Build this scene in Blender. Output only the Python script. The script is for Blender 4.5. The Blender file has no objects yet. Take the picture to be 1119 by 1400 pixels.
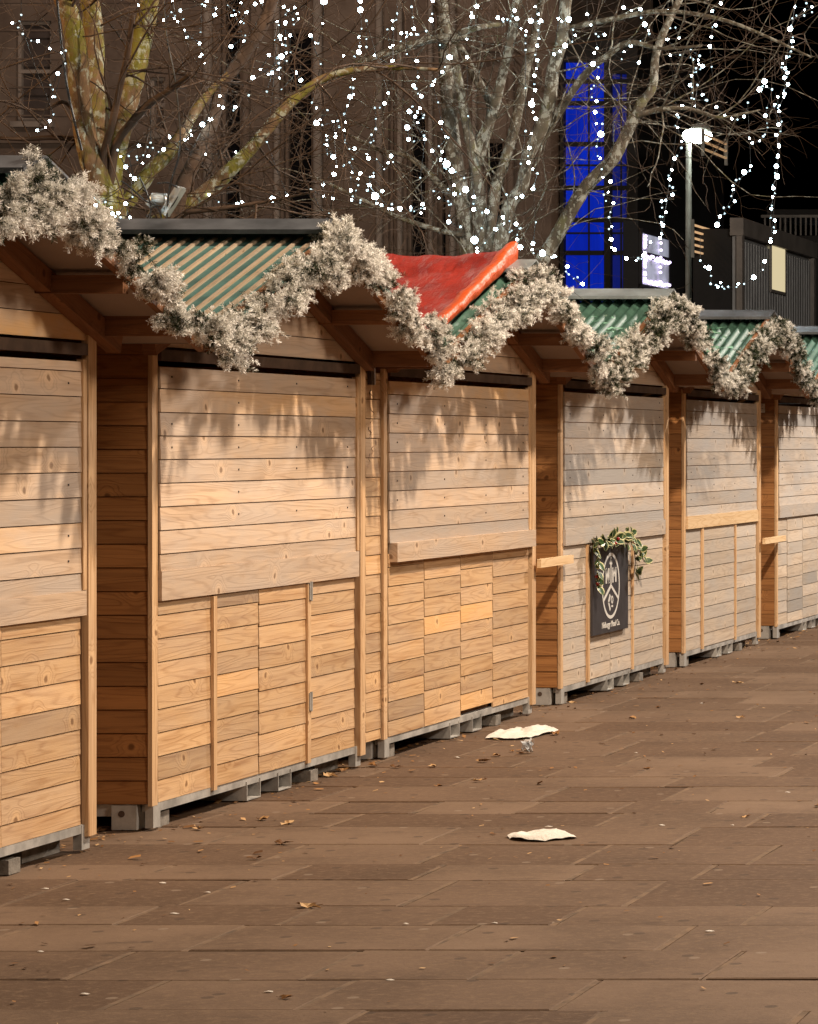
import bpy, math, random
import numpy as np
from mathutils import Vector, noise as mnoise
random.seed(11); RNG = np.random.default_rng(5)
C = bpy.context.scene.collection
F, UX, VY, ZC, XF = 4000.0, 1928.0, 608.0, 1.734, -5.65      # lens in photo pixels, vanishing point, eye height, plane of the stall fronts
def up(px, py, Y): return Vector(((px-UX)*Y/F, Y, ZC-(py-VY)*Y/F))      # photo point -> place at depth Y
def gnd(px, py):
    Y = ZC*F/(py-VY); return Vector(((px-UX)*Y/F, Y, 0))
def yf(px, X=XF): return F*(-X)/(UX-px)                       # depth of a point of the stall front plane
rnd = random.uniform

# ------------------------------------------------------------------ materials
def newmat(name):
    m = bpy.data.materials.new(name); m.use_nodes = True
    nt = m.node_tree; b = nt.nodes['Principled BSDF']
    return m, nt, b
def nd(nt, t, **kw):
    n = nt.nodes.new(t)
    for k, v in kw.items():
        if k.startswith('in_'):
            n.inputs[int(k[3:]) if k[3:].isdigit() else k[3:].replace('_', ' ')].default_value = v
        else: setattr(n, k, v)
    return n
def math_(nt, op, a, b=None, clamp=False):
    n = nt.nodes.new('ShaderNodeMath'); n.operation = op; n.use_clamp = clamp
    for i, v in enumerate((a, b)):
        if v is None: continue
        if isinstance(v, (int, float)): n.inputs[i].default_value = v
        else: nt.links.new(v, n.inputs[i])
    return n.outputs[0]
def mix(nt, f, a, b):
    n = nt.nodes.new('ShaderNodeMix'); n.data_type = 'RGBA'
    for i, v in ((0, f), (6, a), (7, b)):
        if isinstance(v, (int, float)): n.inputs[i].default_value = v
        elif isinstance(v, tuple): n.inputs[i].default_value = (*v, 1)
        else: nt.links.new(v, n.inputs[i])
    return n.outputs[2]
def ramp(nt, fac, lo, hi):
    n = nt.nodes.new('ShaderNodeMapRange'); n.inputs[1].default_value = lo; n.inputs[2].default_value = hi
    n.interpolation_type = 'SMOOTHSTEP'
    nt.links.new(fac, n.inputs[0]); return n.outputs[0]
def noise(nt, vec, scale=(1, 1, 1), detail=3, rough=.55, loc=(0, 0, 0)):
    mp = nd(nt, 'ShaderNodeMapping'); mp.inputs['Scale'].default_value = scale; mp.inputs['Location'].default_value = loc
    nt.links.new(vec, mp.inputs[0])
    n = nd(nt, 'ShaderNodeTexNoise'); n.inputs['Scale'].default_value = 1; n.inputs['Detail'].default_value = detail; n.inputs['Roughness'].default_value = rough
    nt.links.new(mp.outputs[0], n.inputs['Vector']); return n.outputs[0]
def bump(nt, b, h, s, d=.01):
    n = nd(nt, 'ShaderNodeBump'); n.inputs['Strength'].default_value = s; n.inputs['Distance'].default_value = d
    nt.links.new(h, n.inputs['Height']); nt.links.new(n.outputs[0], b.inputs['Normal'])

def wood(name, light, dark, accent, grey=.3, greycol=(.42, .37, .33), rough=.7):
    m, nt, b = newmat(name)
    uv = nd(nt, 'ShaderNodeUVMap').outputs[0]
    tone = nd(nt, 'ShaderNodeAttribute', attribute_name='tone').outputs[2]
    vor = nd(nt, 'ShaderNodeTexVoronoi', voronoi_dimensions='2D'); vor.inputs['Scale'].default_value = 2.1
    wob = noise(nt, uv, (7, 14, 1), 2)
    vadd = nd(nt, 'ShaderNodeVectorMath', operation='ADD'); nt.links.new(uv, vadd.inputs[0])
    cx = nd(nt, 'ShaderNodeCombineXYZ'); nt.links.new(math_(nt, 'MULTIPLY', wob, .05), cx.inputs[0]); nt.links.new(cx.outputs[0], vadd.inputs[1])
    nt.links.new(vadd.outputs[0], vor.inputs['Vector'])
    d = vor.outputs['Distance']
    near = ramp(nt, d, .2, .0)
    base = noise(nt, uv, (.55, 7, 1), 2.5, .5)
    rv = math_(nt, 'ADD', math_(nt, 'MULTIPLY', base, 17), math_(nt, 'MULTIPLY', near, 3.2))
    ring = ramp(nt, math_(nt, 'ABSOLUTE', math_(nt, 'SUBTRACT', math_(nt, 'FRACT', rv), .5)), .22, .5)
    fine = noise(nt, uv, (3.5, 260, 1), 3, .7)
    streak = noise(nt, uv, (.9, 26, 1), 4, .6, (3, 7, 0))
    f = math_(nt, 'ADD', math_(nt, 'MULTIPLY', ring, .38), math_(nt, 'MULTIPLY', ramp(nt, streak, .38, .72), .5))
    f = math_(nt, 'ADD', f, math_(nt, 'MULTIPLY', ramp(nt, fine, .42, .75), .34), True)
    col = mix(nt, f, light, dark)
    col = mix(nt, math_(nt, 'MULTIPLY', ramp(nt, tone, .78, 1.0), .8), col, accent)
    g = math_(nt, 'MULTIPLY', ramp(nt, noise(nt, uv, (1.1, 3.2, 1), 4, .65, (11, 2, 0)), .3, .7), grey)
    g = math_(nt, 'ADD', g, math_(nt, 'MULTIPLY', ramp(nt, tone, .42, 0), grey*.8), True)
    col = mix(nt, g, col, greycol)
    blot = ramp(nt, noise(nt, uv, (2.2, 9, 1), 4, .7, (31, 5, 0)), .58, .78)
    col = mix(nt, math_(nt, 'MULTIPLY', blot, .55), col, dark)
    halo = math_(nt, 'MULTIPLY', ramp(nt, d, .11, .05), .45)
    col = mix(nt, halo, col, tuple(min(1, c*1.12) for c in light))
    kn = ramp(nt, d, .042, .018)
    col = mix(nt, math_(nt, 'MULTIPLY', kn, .75), col, (dark[0]*.42, dark[1]*.36, dark[2]*.3))
    hs = nd(nt, 'ShaderNodeHueSaturation'); nt.links.new(col, hs.inputs['Color'])
    nt.links.new(math_(nt, 'ADD', math_(nt, 'MULTIPLY', tone, .66), .66), hs.inputs['Value'])
    nt.links.new(hs.outputs[0], b.inputs['Base Color'])
    b.inputs['Roughness'].default_value = rough; b.inputs['Specular IOR Level'].default_value = .3
    bump(nt, b, math_(nt, 'ADD', math_(nt, 'MULTIPLY', fine, .6), math_(nt, 'MULTIPLY', ring, -.3)), .35, .004)
    return m
def plain(name, col, var=.25, scale=6, rough=.6, metal=0, spec=.4, bmp=0, col2=None):
    m, nt, b = newmat(name)
    co = nd(nt, 'ShaderNodeTexCoord').outputs['Object']
    n = noise(nt, co, (scale,)*3, 5, .65)
    c2 = col2 or tuple(c*(1-var*1.6) for c in col)
    nt.links.new(mix(nt, ramp(nt, n, .3, .72), col, c2), b.inputs['Base Color'])
    b.inputs['Roughness'].default_value = rough; b.inputs['Metallic'].default_value = metal; b.inputs['Specular IOR Level'].default_value = spec
    if bmp: bump(nt, b, noise(nt, co, (scale*5,)*3, 4), bmp)
    return m
def glow(name, col, s):
    m, nt, b = newmat(name)
    b.inputs['Base Color'].default_value = (*[min(1, c) for c in col], 1)
    b.inputs['Emission Color'].default_value = (*col, 1); b.inputs['Emission Strength'].default_value = s
    return m

M = {}
M['pine'] = wood('pine_cladding', (.64, .41, .21), (.37, .185, .07), (.66, .36, .12), .26)
M['hatch'] = wood('hatch_boards', (.66, .47, .31), (.38, .235, .135), (.62, .36, .13), .7, (.50, .42, .355))
M['grey'] = wood('weathered_boards', (.60, .48, .36), (.36, .26, .18), (.56, .40, .24), .75, (.45, .405, .36))
M['greyhatch'] = wood('weathered_hatch_boards', (.56, .45, .35), (.33, .25, .185), (.56, .37, .2), .95, (.45, .41, .375))
M['side'] = wood('stained_side_boards', (.42, .19, .062), (.21, .082, .024), (.46, .21, .06), .12, (.2, .12, .07), .6)
M['post'] = wood('corner_posts', (.68, .45, .245), (.40, .20, .075), (.66, .38, .14), .15)
M['rafter'] = wood('canopy_timber', (.25, .105, .04), (.13, .05, .018), (.28, .12, .045), .15, (.2, .13, .09))
M['newpine'] = wood('fresh_pine_board', (.78, .56, .33), (.58, .36, .17), (.8, .56, .3), .05)
M['soffit'] = plain('soffit_panel', (.30, .22, .175), .12, 2.2, .85)
M['black'] = plain('black_rubber_strip', (.10, .062, .042), .3, 9, .8)
M['galv'] = plain('galvanised_steel', (.50, .48, .45), .3, 7, .6, .1, .5, .15)
M['block'] = plain('timber_packing', (.30, .27, .235), .3, 12, .85, 0, .3, .4)
M['roofgreen'] = plain('green_roof_sheet', (.06, .14, .10), .3, 5, .5, 0, .5)
M['roofteal'] = plain('teal_roof_sheet', (.07, .165, .15), .3, 5, .55, 0, .5)
M['batten'] = wood('roof_battens', (.37, .28, .185), (.24, .165, .10), (.36, .26, .16), .3)
M['ridge'] = plain('ridge_flashing', (.16, .17, .19), .35, 4, .4, .4, .5)
M['ridgepale'] = plain('pale_ridge_flashing', (.42, .46, .47), .25, 4, .4, .4, .5)
M['mint'] = plain('mint_plastic', (.30, .58, .42), .2, 9, .4)
M['nail'] = plain('screw_head', (.06, .05, .045), .2, 30, .5)
M['ink'] = plain('marker_ink', (.10, .05, .03), .2, 30, .7)
M['signblack'] = plain('black_sign_board', (.05, .048, .055), .2, 6, .45)
M['signwhite'] = plain('white_sign_paint', (.72, .70, .66), .08, 20, .6)
M['paper'] = plain('white_paper', (.74, .69, .62), .1, 14, .8, 0, .2, .7)
M['lampmetal'] = plain('lamp_post_paint', (.30, .31, .29), .2, 4, .5)
M['cable'] = plain('black_cable', (.015, .014, .014), .2, 8, .5)
M['silver'] = plain('silver_housing', (.6, .6, .58), .15, 8, .35, .5)
M['bulb'] = glow('led_bulb', (.72, .93, 1.0), 65); M['dimbulb'] = glow('small_led_bulb', (.60, .86, 1.0), 1.1)
M['purplebulb'] = glow('shop_lights', (.75, .62, 1.0), 3)
M['berry'] = plain('red_berry', (.30, .012, .015), .3, 30, .3)

def bark(name, base, moss, lichen, mossamt, licamt):
    m, nt, b = newmat(name)
    co = nd(nt, 'ShaderNodeTexCoord').outputs['Object']
    n1 = noise(nt, co, (9, 9, 4), 6, .7); n2 = noise(nt, co, (5, 5, 3), 6, .72, (4, 1, 9)); n3 = noise(nt, co, (17, 17, 11), 5, .7, (7, 3, 1))
    col = mix(nt, ramp(nt, n1, .3, .7), base, tuple(c*.4 for c in base))
    col = mix(nt, math_(nt, 'MULTIPLY', ramp(nt, n2, .62-mossamt*.3, .72-mossamt*.2), .9), col, moss)
    col = mix(nt, math_(nt, 'MULTIPLY', ramp(nt, n3, .66-licamt*.25, .70-licamt*.2), .85), col, lichen)
    nt.links.new(col, b.inputs['Base Color']); b.inputs['Roughness'].default_value = .9; b.inputs['Specular IOR Level'].default_value = .15
    bump(nt, b, n1, .8, .02); return m
M['bark1'] = bark('mossy_bark', (.22, .135, .075), (.15, .14, .024), (.33, .34, .27), .6, .5)
M['bark2'] = bark('lichen_bark', (.12, .095, .068), (.105, .095, .045), (.27, .26, .22), .3, .65)
M['twig'] = plain('twig_bark', (.08, .046, .027), .3, 6, .85)

def attrmat(name, cols, rough=.8, spec=.2):
    m, nt, b = newmat(name)
    tone = nd(nt, 'ShaderNodeAttribute', attribute_name='tone').outputs[2]
    r = nd(nt, 'ShaderNodeValToRGB'); nt.links.new(tone, r.inputs[0])
    e = r.color_ramp.elements
    e[0].position, e[0].color = cols[0][0], (*cols[0][1], 1); e[1].position, e[1].color = cols[-1][0], (*cols[-1][1], 1)
    for p, c in cols[1:-1]:
        x = e.new(p); x.color = (*c, 1)
    nt.links.new(r.outputs[0], b.inputs['Base Color']); b.inputs['Roughness'].default_value = rough; b.inputs['Specular IOR Level'].default_value = spec
    return m
M['fir'] = attrmat('flocked_fir', [(0, (.022, .034, .014)), (.28, (.07, .075, .035)), (.40, (.50, .47, .41)), (.8, (.87, .85, .80)), (1, (.92, .90, .86))])
M['leaf'] = attrmat('dry_leaf', [(0, (.10, .045, .018)), (.5, (.33, .16, .05)), (1, (.5, .33, .17))])
M['holly'] = attrmat('variegated_leaf', [(0, (.02, .055, .018)), (.45, (.05, .10, .03)), (.55, (.52, .5, .22)), (1, (.66, .62, .36))], .4, .5)

def slabmat():
    m, nt, b = newmat('paving_slabs')
    co = nd(nt, 'ShaderNodeTexCoord').outputs['Object']
    tone = nd(nt, 'ShaderNodeAttribute', attribute_name='tone').outputs[2]
    n1 = noise(nt, co, (1.3, 1.3, 1), 5, .65); n2 = noise(nt, co, (26, 26, 5), 4, .7); n3 = noise(nt, co, (90, 90, 9), 2, .6)
    n4 = noise(nt, co, (3.5, 9, 2), 5, .7, (5, 8, 0))
    col = mix(nt, tone, (.098, .057, .034), (.182, .120, .080))
    col = mix(nt, math_(nt, 'MULTIPLY', ramp(nt, n1, .35, .72), .55), col, (.062, .036, .021))
    col = mix(nt, math_(nt, 'MULTIPLY', ramp(nt, n2, .45, .72), .5), col, (.20, .132, .082))
    col = mix(nt, math_(nt, 'MULTIPLY', ramp(nt, n3, .5, .75), .3), col, (.07, .042, .026))
    col = mix(nt, math_(nt, 'MULTIPLY', ramp(nt, n4, .55, .75), .5), col, (.05, .03, .019))
    vo = nd(nt, 'ShaderNodeTexVoronoi', voronoi_dimensions='2D'); vo.inputs['Scale'].default_value = 2.6; nt.links.new(co, vo.inputs['Vector'])
    col = mix(nt, math_(nt, 'MULTIPLY', ramp(nt, vo.outputs['Distance'], .062, .045), .55), col, (.045, .03, .021))
    v2 = nd(nt, 'ShaderNodeTexVoronoi', voronoi_dimensions='2D'); v2.inputs['Scale'].default_value = 1.7
    mp = nd(nt, 'ShaderNodeMapping'); mp.inputs['Location'].default_value = (3.3, 1.2, 0); nt.links.new(co, mp.inputs[0]); nt.links.new(mp.outputs[0], v2.inputs['Vector'])
    col = mix(nt, math_(nt, 'MULTIPLY', ramp(nt, v2.outputs['Distance'], .036, .026), .5), col, (.26, .20, .15))
    nt.links.new(col, b.inputs['Base Color'])
    b.inputs['Roughness'].default_value = .8; b.inputs['Specular IOR Level'].default_value = .12
    bump(nt, b, math_(nt, 'ADD', n2, math_(nt, 'MULTIPLY', n3, .5)), .5, .004); return m
M['slab'] = slabmat()
M['mortar'] = plain('joint_mortar', (.185, .115, .066), .35, 8, .95)
M['asphalt'] = plain('rear_ground', (.06, .05, .045), .3, 3, .95)

# ------------------------------------------------------------------ mesh builder
class MB:
    def __init__(s): s.V, s.F, s.UV, s.T, s.M = [], [], [], [], []
    def face(s, pts, uv=None, tone=.5, mat=0):
        i = len(s.V); s.V += [tuple(p) for p in pts]; s.F.append(tuple(range(i, i+len(pts))))
        s.UV += uv or [(0, 0)]*len(pts); s.T.append(tone); s.M.append(mat)
    def hexa(s, c, A, B, N, tone=.5, mat=0, off=None):
        """c: 8 corners (bottom 4 then top 4); A grain axis, B across, N third axis, for the uv"""
        off = off or (rnd(0, 40), rnd(0, 40))
        for q in ((0, 3, 2, 1), (4, 5, 6, 7), (0, 1, 5, 4), (1, 2, 6, 5), (2, 3, 7, 6), (3, 0, 4, 7)):
            p = [Vector(c[k]) for k in q]
            n = (p[1]-p[0]).cross(p[2]-p[0])
            if n.length < 1e-9: n = (p[2]-p[1]).cross(p[3]-p[1])
            n.normalize()
            an = [abs(n.dot(x)) for x in (A, B, N)]
            k = an.index(max(an))
            uv = [((x.dot(B), x.dot(N)) if k == 0 else (x.dot(A), x.dot(N)) if k == 1 else (x.dot(A), x.dot(B))) for x in p]
            s.face(p, [(a+off[0], b+off[1]) for a, b in uv], tone, mat)
    def box(s, x0, x1, y0, y1, z0, z1, tone=None, mat=0, ax=None):
        d = [x1-x0, y1-y0, z1-z0]; ax = d.index(max(d)) if ax is None else ax
        E = [Vector((1, 0, 0)), Vector((0, 1, 0)), Vector((0, 0, 1))]
        A = E[ax]; o = [E[i] for i in range(3) if i != ax]
        c = [(x0, y0, z0), (x1, y0, z0), (x1, y1, z0), (x0, y1, z0), (x0, y0, z1), (x1, y0, z1), (x1, y1, z1), (x0, y1, z1)]
        s.hexa(c, A, o[0], o[1], rnd(.25, .75) if tone is None else tone, mat)
    def beam(s, p, q, w, h, upv=Vector((0, 0, 1)), tone=None, mat=0):
        p, q = Vector(p), Vector(q); A = (q-p).normalized(); S = A.cross(upv).normalized(); U = S.cross(A)
        c = []
        for e in (-h/2, h/2):
            for pt, sg in ((p, -1), (q, -1), (q, 1), (p, 1)): c.append(pt+S*sg*w/2+U*e)
        s.hexa(c, A, S, U, rnd(.25, .75) if tone is None else tone, mat)
    def plank(s, O, A, N, a0, a1, b0, b1, z0, z1, tone=None, mat=0, t0=.0115, t1=.0075):
        """shiplap board on a wall: bottom edge from a0 to a1 along A, top edge from b0 to b1"""
        O = Vector(O); Z = Vector((0, 0, 1)); zt = z1-.004
        c = [O+A*a0+Z*z0, O+A*a1+Z*z0, O+A*a1+N*t0+Z*z0, O+A*a0+N*t0+Z*z0, O+A*b0+Z*zt, O+A*b1+Z*zt, O+A*b1+N*t1+Z*zt, O+A*b0+N*t1+Z*zt]
        s.hexa(c, A, Z, N, min(1, max(0, random.gauss(.5, .17))) if tone is None else tone, mat)
    def tube(s, pts, rad, n=6, mat=0, tone=.5, cap=True):
        pts = [Vector(p) for p in pts]; k = len(pts)
        if isinstance(rad, (int, float)): rad = [rad]*k
        base = len(s.V); ref = Vector((.31, .52, .79))
        for i, p in enumerate(pts):
            t = (pts[min(i+1, k-1)]-pts[max(i-1, 0)]).normalized()
            a = t.cross(ref)
            if a.length < .05: a = t.cross(Vector((1, 0, 0)))
            a.normalize(); b = t.cross(a)
            for j in range(n):
                g = 2*math.pi*j/n; s.V.append(tuple(p+(a*math.cos(g)+b*math.sin(g))*rad[i]))
        for i in range(k-1):
            for j in range(n):
                a = base+i*n+j; b_ = base+i*n+(j+1) % n
                s.F.append((a, b_, b_+n, a+n)); s.UV += [(0, 0)]*4; s.T.append(tone); s.M.append(mat)
        if cap:
            for o, rv in ((0, True), ((k-1)*n, False)):
                ids = [base+o+j for j in range(n)]
                s.F.append(tuple(ids[::-1] if rv else ids)); s.UV += [(0, 0)]*n; s.T.append(tone); s.M.append(mat)
    def grid(s, P, mat=0, tone=.5):
        """P[i][j] points"""
        r, c = len(P), len(P[0]); b = len(s.V)
        for row in P: s.V += [tuple(p) for p in row]
        for i in range(r-1):
            for j in range(c-1):
                s.F.append((b+i*c+j, b+i*c+j+1, b+(i+1)*c+j+1, b+(i+1)*c+j)); s.UV += [(0, 0)]*4
                s.T.append(tone); s.M.append(mat)
    def mesh(s, name, mats, smooth=False):
        me = bpy.data.meshes.new(name); me.from_pydata(s.V, [], s.F)
        uv = me.uv_layers.new(name='UVMap'); uv.data.foreach_set('uv', np.array(s.UV, dtype=np.float32).ravel())
        at = me.attributes.new('tone', 'FLOAT', 'FACE'); at.data.foreach_set('value', np.array(s.T, dtype=np.float32))
        for m in (mats if isinstance(mats, (list, tuple)) else [mats]): me.materials.append(m)
        me.polygons.foreach_set('material_index', s.M)
        if smooth: me.polygons.foreach_set('use_smooth', [True]*len(s.F))
        me.update(); return me
    def build(s, name, mats, parent=None, smooth=False):
        return link(name, s.mesh(name, mats, smooth), parent)
def link(name, data, parent=None, loc=None, rot=None):
    o = bpy.data.objects.new(name, data); C.objects.link(o)
    if parent is not None: o.parent = parent
    if loc is not None: o.location = loc
    if rot is not None: o.rotation_euler = rot
    return o
def tag(o, label=None, cat=None, group=None, kind=None):
    for k, v in (('label', label), ('category', cat), ('group', group), ('kind', kind)):
        if v: o[k] = v
    return o
def thing(name, loc, label, cat, group=None):
    o = link(name, None, None, loc); o.empty_display_size = .2
    return tag(o, label, cat, group)
EX, EY, EZ = Vector((1, 0, 0)), Vector((0, 1, 0)), Vector((0, 0, 1))

# ------------------------------------------------------------------ pavement
def pavement():
    g = MB(); g.face([(-400, -60, -.03), (400, -60, -.03), (400, 600, -.03), (-400, 600, -.03)])
    tag(g.build('ground', M['asphalt']), kind='structure')
    g = MB(); g.face([(-10, 3, -.016), (14, 3, -.016), (14, 60, -.016), (-10, 60, -.016)])
    tag(g.build('paving_bed', M['asphalt']), kind='structure'); mo = MB()
    ys = [1400+18, 1381.6, 1339.6, 1300.6, 1264.7, 1238.7, 1203.2, 1182.3, 1154.8, 1131.3, 1112.3, 1095.8, 1075.9, 1062.4, 1048.9, 1033.9, 1013.9, 1000, 987.5, 971, 962.5]
    rows = [3.2+i*.55 for i in range(10)] + [6936/(y-608) for y in ys]
    while rows[-1] < 58: rows.append(rows[-1]+rnd(.36, .66))
    jp = [(560+c*.4995, 940+d*.4995) for c, d in [(510, 905), (455, 843), (240, 761), (858, 762), (125, 681), (730, 686), (110, 621), (443, 621), (945, 627), (645, 564), (45, 508), (470, 508), (805, 506), (500, 457), (970, 457), (80, 457), (760, 405), (130, 390), (510, 380), (955, 362), (320, 330), (590, 326), (45, 330), (840, 330), (735, 290), (730, 255), (410, 283), (640, 232), (395, 235), (600, 203), (310, 205), (990, 192), (565, 135)]]
    jp += [(c*.5004, 1080+d*.5008) for c, d in [(300, 468), (915, 475), (400, 545), (900, 555), (610, 397), (50, 385), (385, 340), (830, 338), (575, 283), (790, 230), (400, 232), (755, 180), (600, 135), (900, 48), (940, 85)]]
    js = {}
    for px, py in jp:
        p = gnd(px, py)
        for i in range(len(rows)-1):
            if rows[i] <= p.y < rows[i+1]: js.setdefault(i, []).append(p.x)
    g = MB()
    for i in range(len(rows)-1):
        y0, y1 = rows[i]+.0035, rows[i+1]-.0035
        xs = sorted(js.get(i, []))
        out = []
        if xs:
            out = [xs[0]]
            for x in xs[1:]:
                if x-out[-1] > 1.6: out.append((out[-1]+x)/2)
                if x-out[-1] > .25: out.append(x)
            while out[0] > -10: out.insert(0, out[0]-rnd(.6, 1.15))
        else: out = [-10.3+rnd(0, .6)]
        while out[-1] < 13: out.append(out[-1]+rnd(.6, 1.2))
        for a, b in zip(out, out[1:]):
            mo.box(b-.011, b+.011, y0-.004, y1-rnd(.0, .02), -.0155, -.0002-rnd(0, .002), .5)
            t = rnd(0, 1); z = rnd(-.0025, .0025); s1, s2 = rnd(-.002, .002), rnd(-.003, .003)
            w = rnd(.006, .010)
            x0, x1 = a+w, b-w
            sk = rnd(-.006, .006)
            q = [(x0+sk, y0, z-s2), (x1+sk, y0, z+s1-s2), (x1-sk, y1, z+s1+s2), (x0-sk, y1, z+s2)]
            q = [(p[0]+rnd(-.003, .003), p[1]+rnd(-.003, .003), p[2]) for p in q]
            # worn arris: a chamfer between the top and the joint
            top = [(q[0][0]+.006, q[0][1]+.006, q[0][2]), (q[1][0]-.006, q[1][1]+.006, q[1][2]), (q[2][0]-.006, q[2][1]-.006, q[2][2]), (q[3][0]+.006, q[3][1]-.006, q[3][2])]
            rim = [(p[0], p[1], p[2]-.004) for p in q]; low = [(p[0], p[1], -.02) for p in q]
            g.face(top, tone=t)
            for k in range(4):
                n = (k+1) % 4
                g.face([rim[k], rim[n], top[n], top[k]], tone=t); g.face([low[k], low[n], rim[n], rim[k]], tone=t*.5)
    tag(g.build('pavement', M['slab']), kind='structure'); tag(mo.build('paving_joints', M['mortar']), kind='structure')
pavement()

# ------------------------------------------------------------------ the stalls
ZE, ZR = 2.235, 2.80            # height of the roof top at the eaves and at the ridge
OV, DEP = .42, 2.10             # canopy overhang, stall depth
LO = .122                       # bottom of the cladding
XP = XF+.03
STALLS = [dict(n=9.86, f=yf(132, XP)), dict(n=yf(206), f=yf(500, XP)), dict(n=yf(523), f=yf(733, XP)),
          dict(n=yf(765), f=yf(915, XP)), dict(n=yf(934), f=yf(1041, XP)), dict(n=yf(1061), f=yf(1061)+2.72)]
for i, s_ in enumerate(STALLS): s_['c'] = ('hatch', 'pine') if i < 3 else ('greyhatch', 'grey')
VALLEY = [9.62] + [(a['f']+b['n'])/2 for a, b in zip(STALLS, STALLS[1:])] + [STALLS[5]['f']+.24]
SLAB = ['closed wooden market stall nearest the camera, cut off at its near end',
        'closed wooden market stall with tan battens on its green roof and steel hinges',
        'closed wooden market stall beneath the red plastic sheet, some planks yellow',
        'greying wooden market stall with the black emblem sign on its front',
        'greying wooden market stall with a bright new pine board across its front',
        'farthest grey wooden market stall, cut off at its far end, with white notice']
SECT = [[.05, .95, 1.85], [288, 350, 417], [577, 627, 671], [801, 832, 862], [958, 1003], [1075, 1096, 1116]]
HB = [(1.01, 1.115), (1.03, 1.165), (1.085, 1.19), (1.06, 1.17), (1.075, 1.175), (1.08, 1.19)]

def clad(mb, O, A, N, a0, a1, z0, z1, mat=0, ph=.1062, off=0, tones=None):
    z = z0-off; i = 0
    while z < z1-.012:
        zz = min(z+ph, z1)
        if zz-max(z, z0) > .012:
            mb.plank(O, A, N, a0, a1, a0, a1, max(z, z0), zz, (tones or {}).get(i), mat)
        z += ph; i += 1

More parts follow.
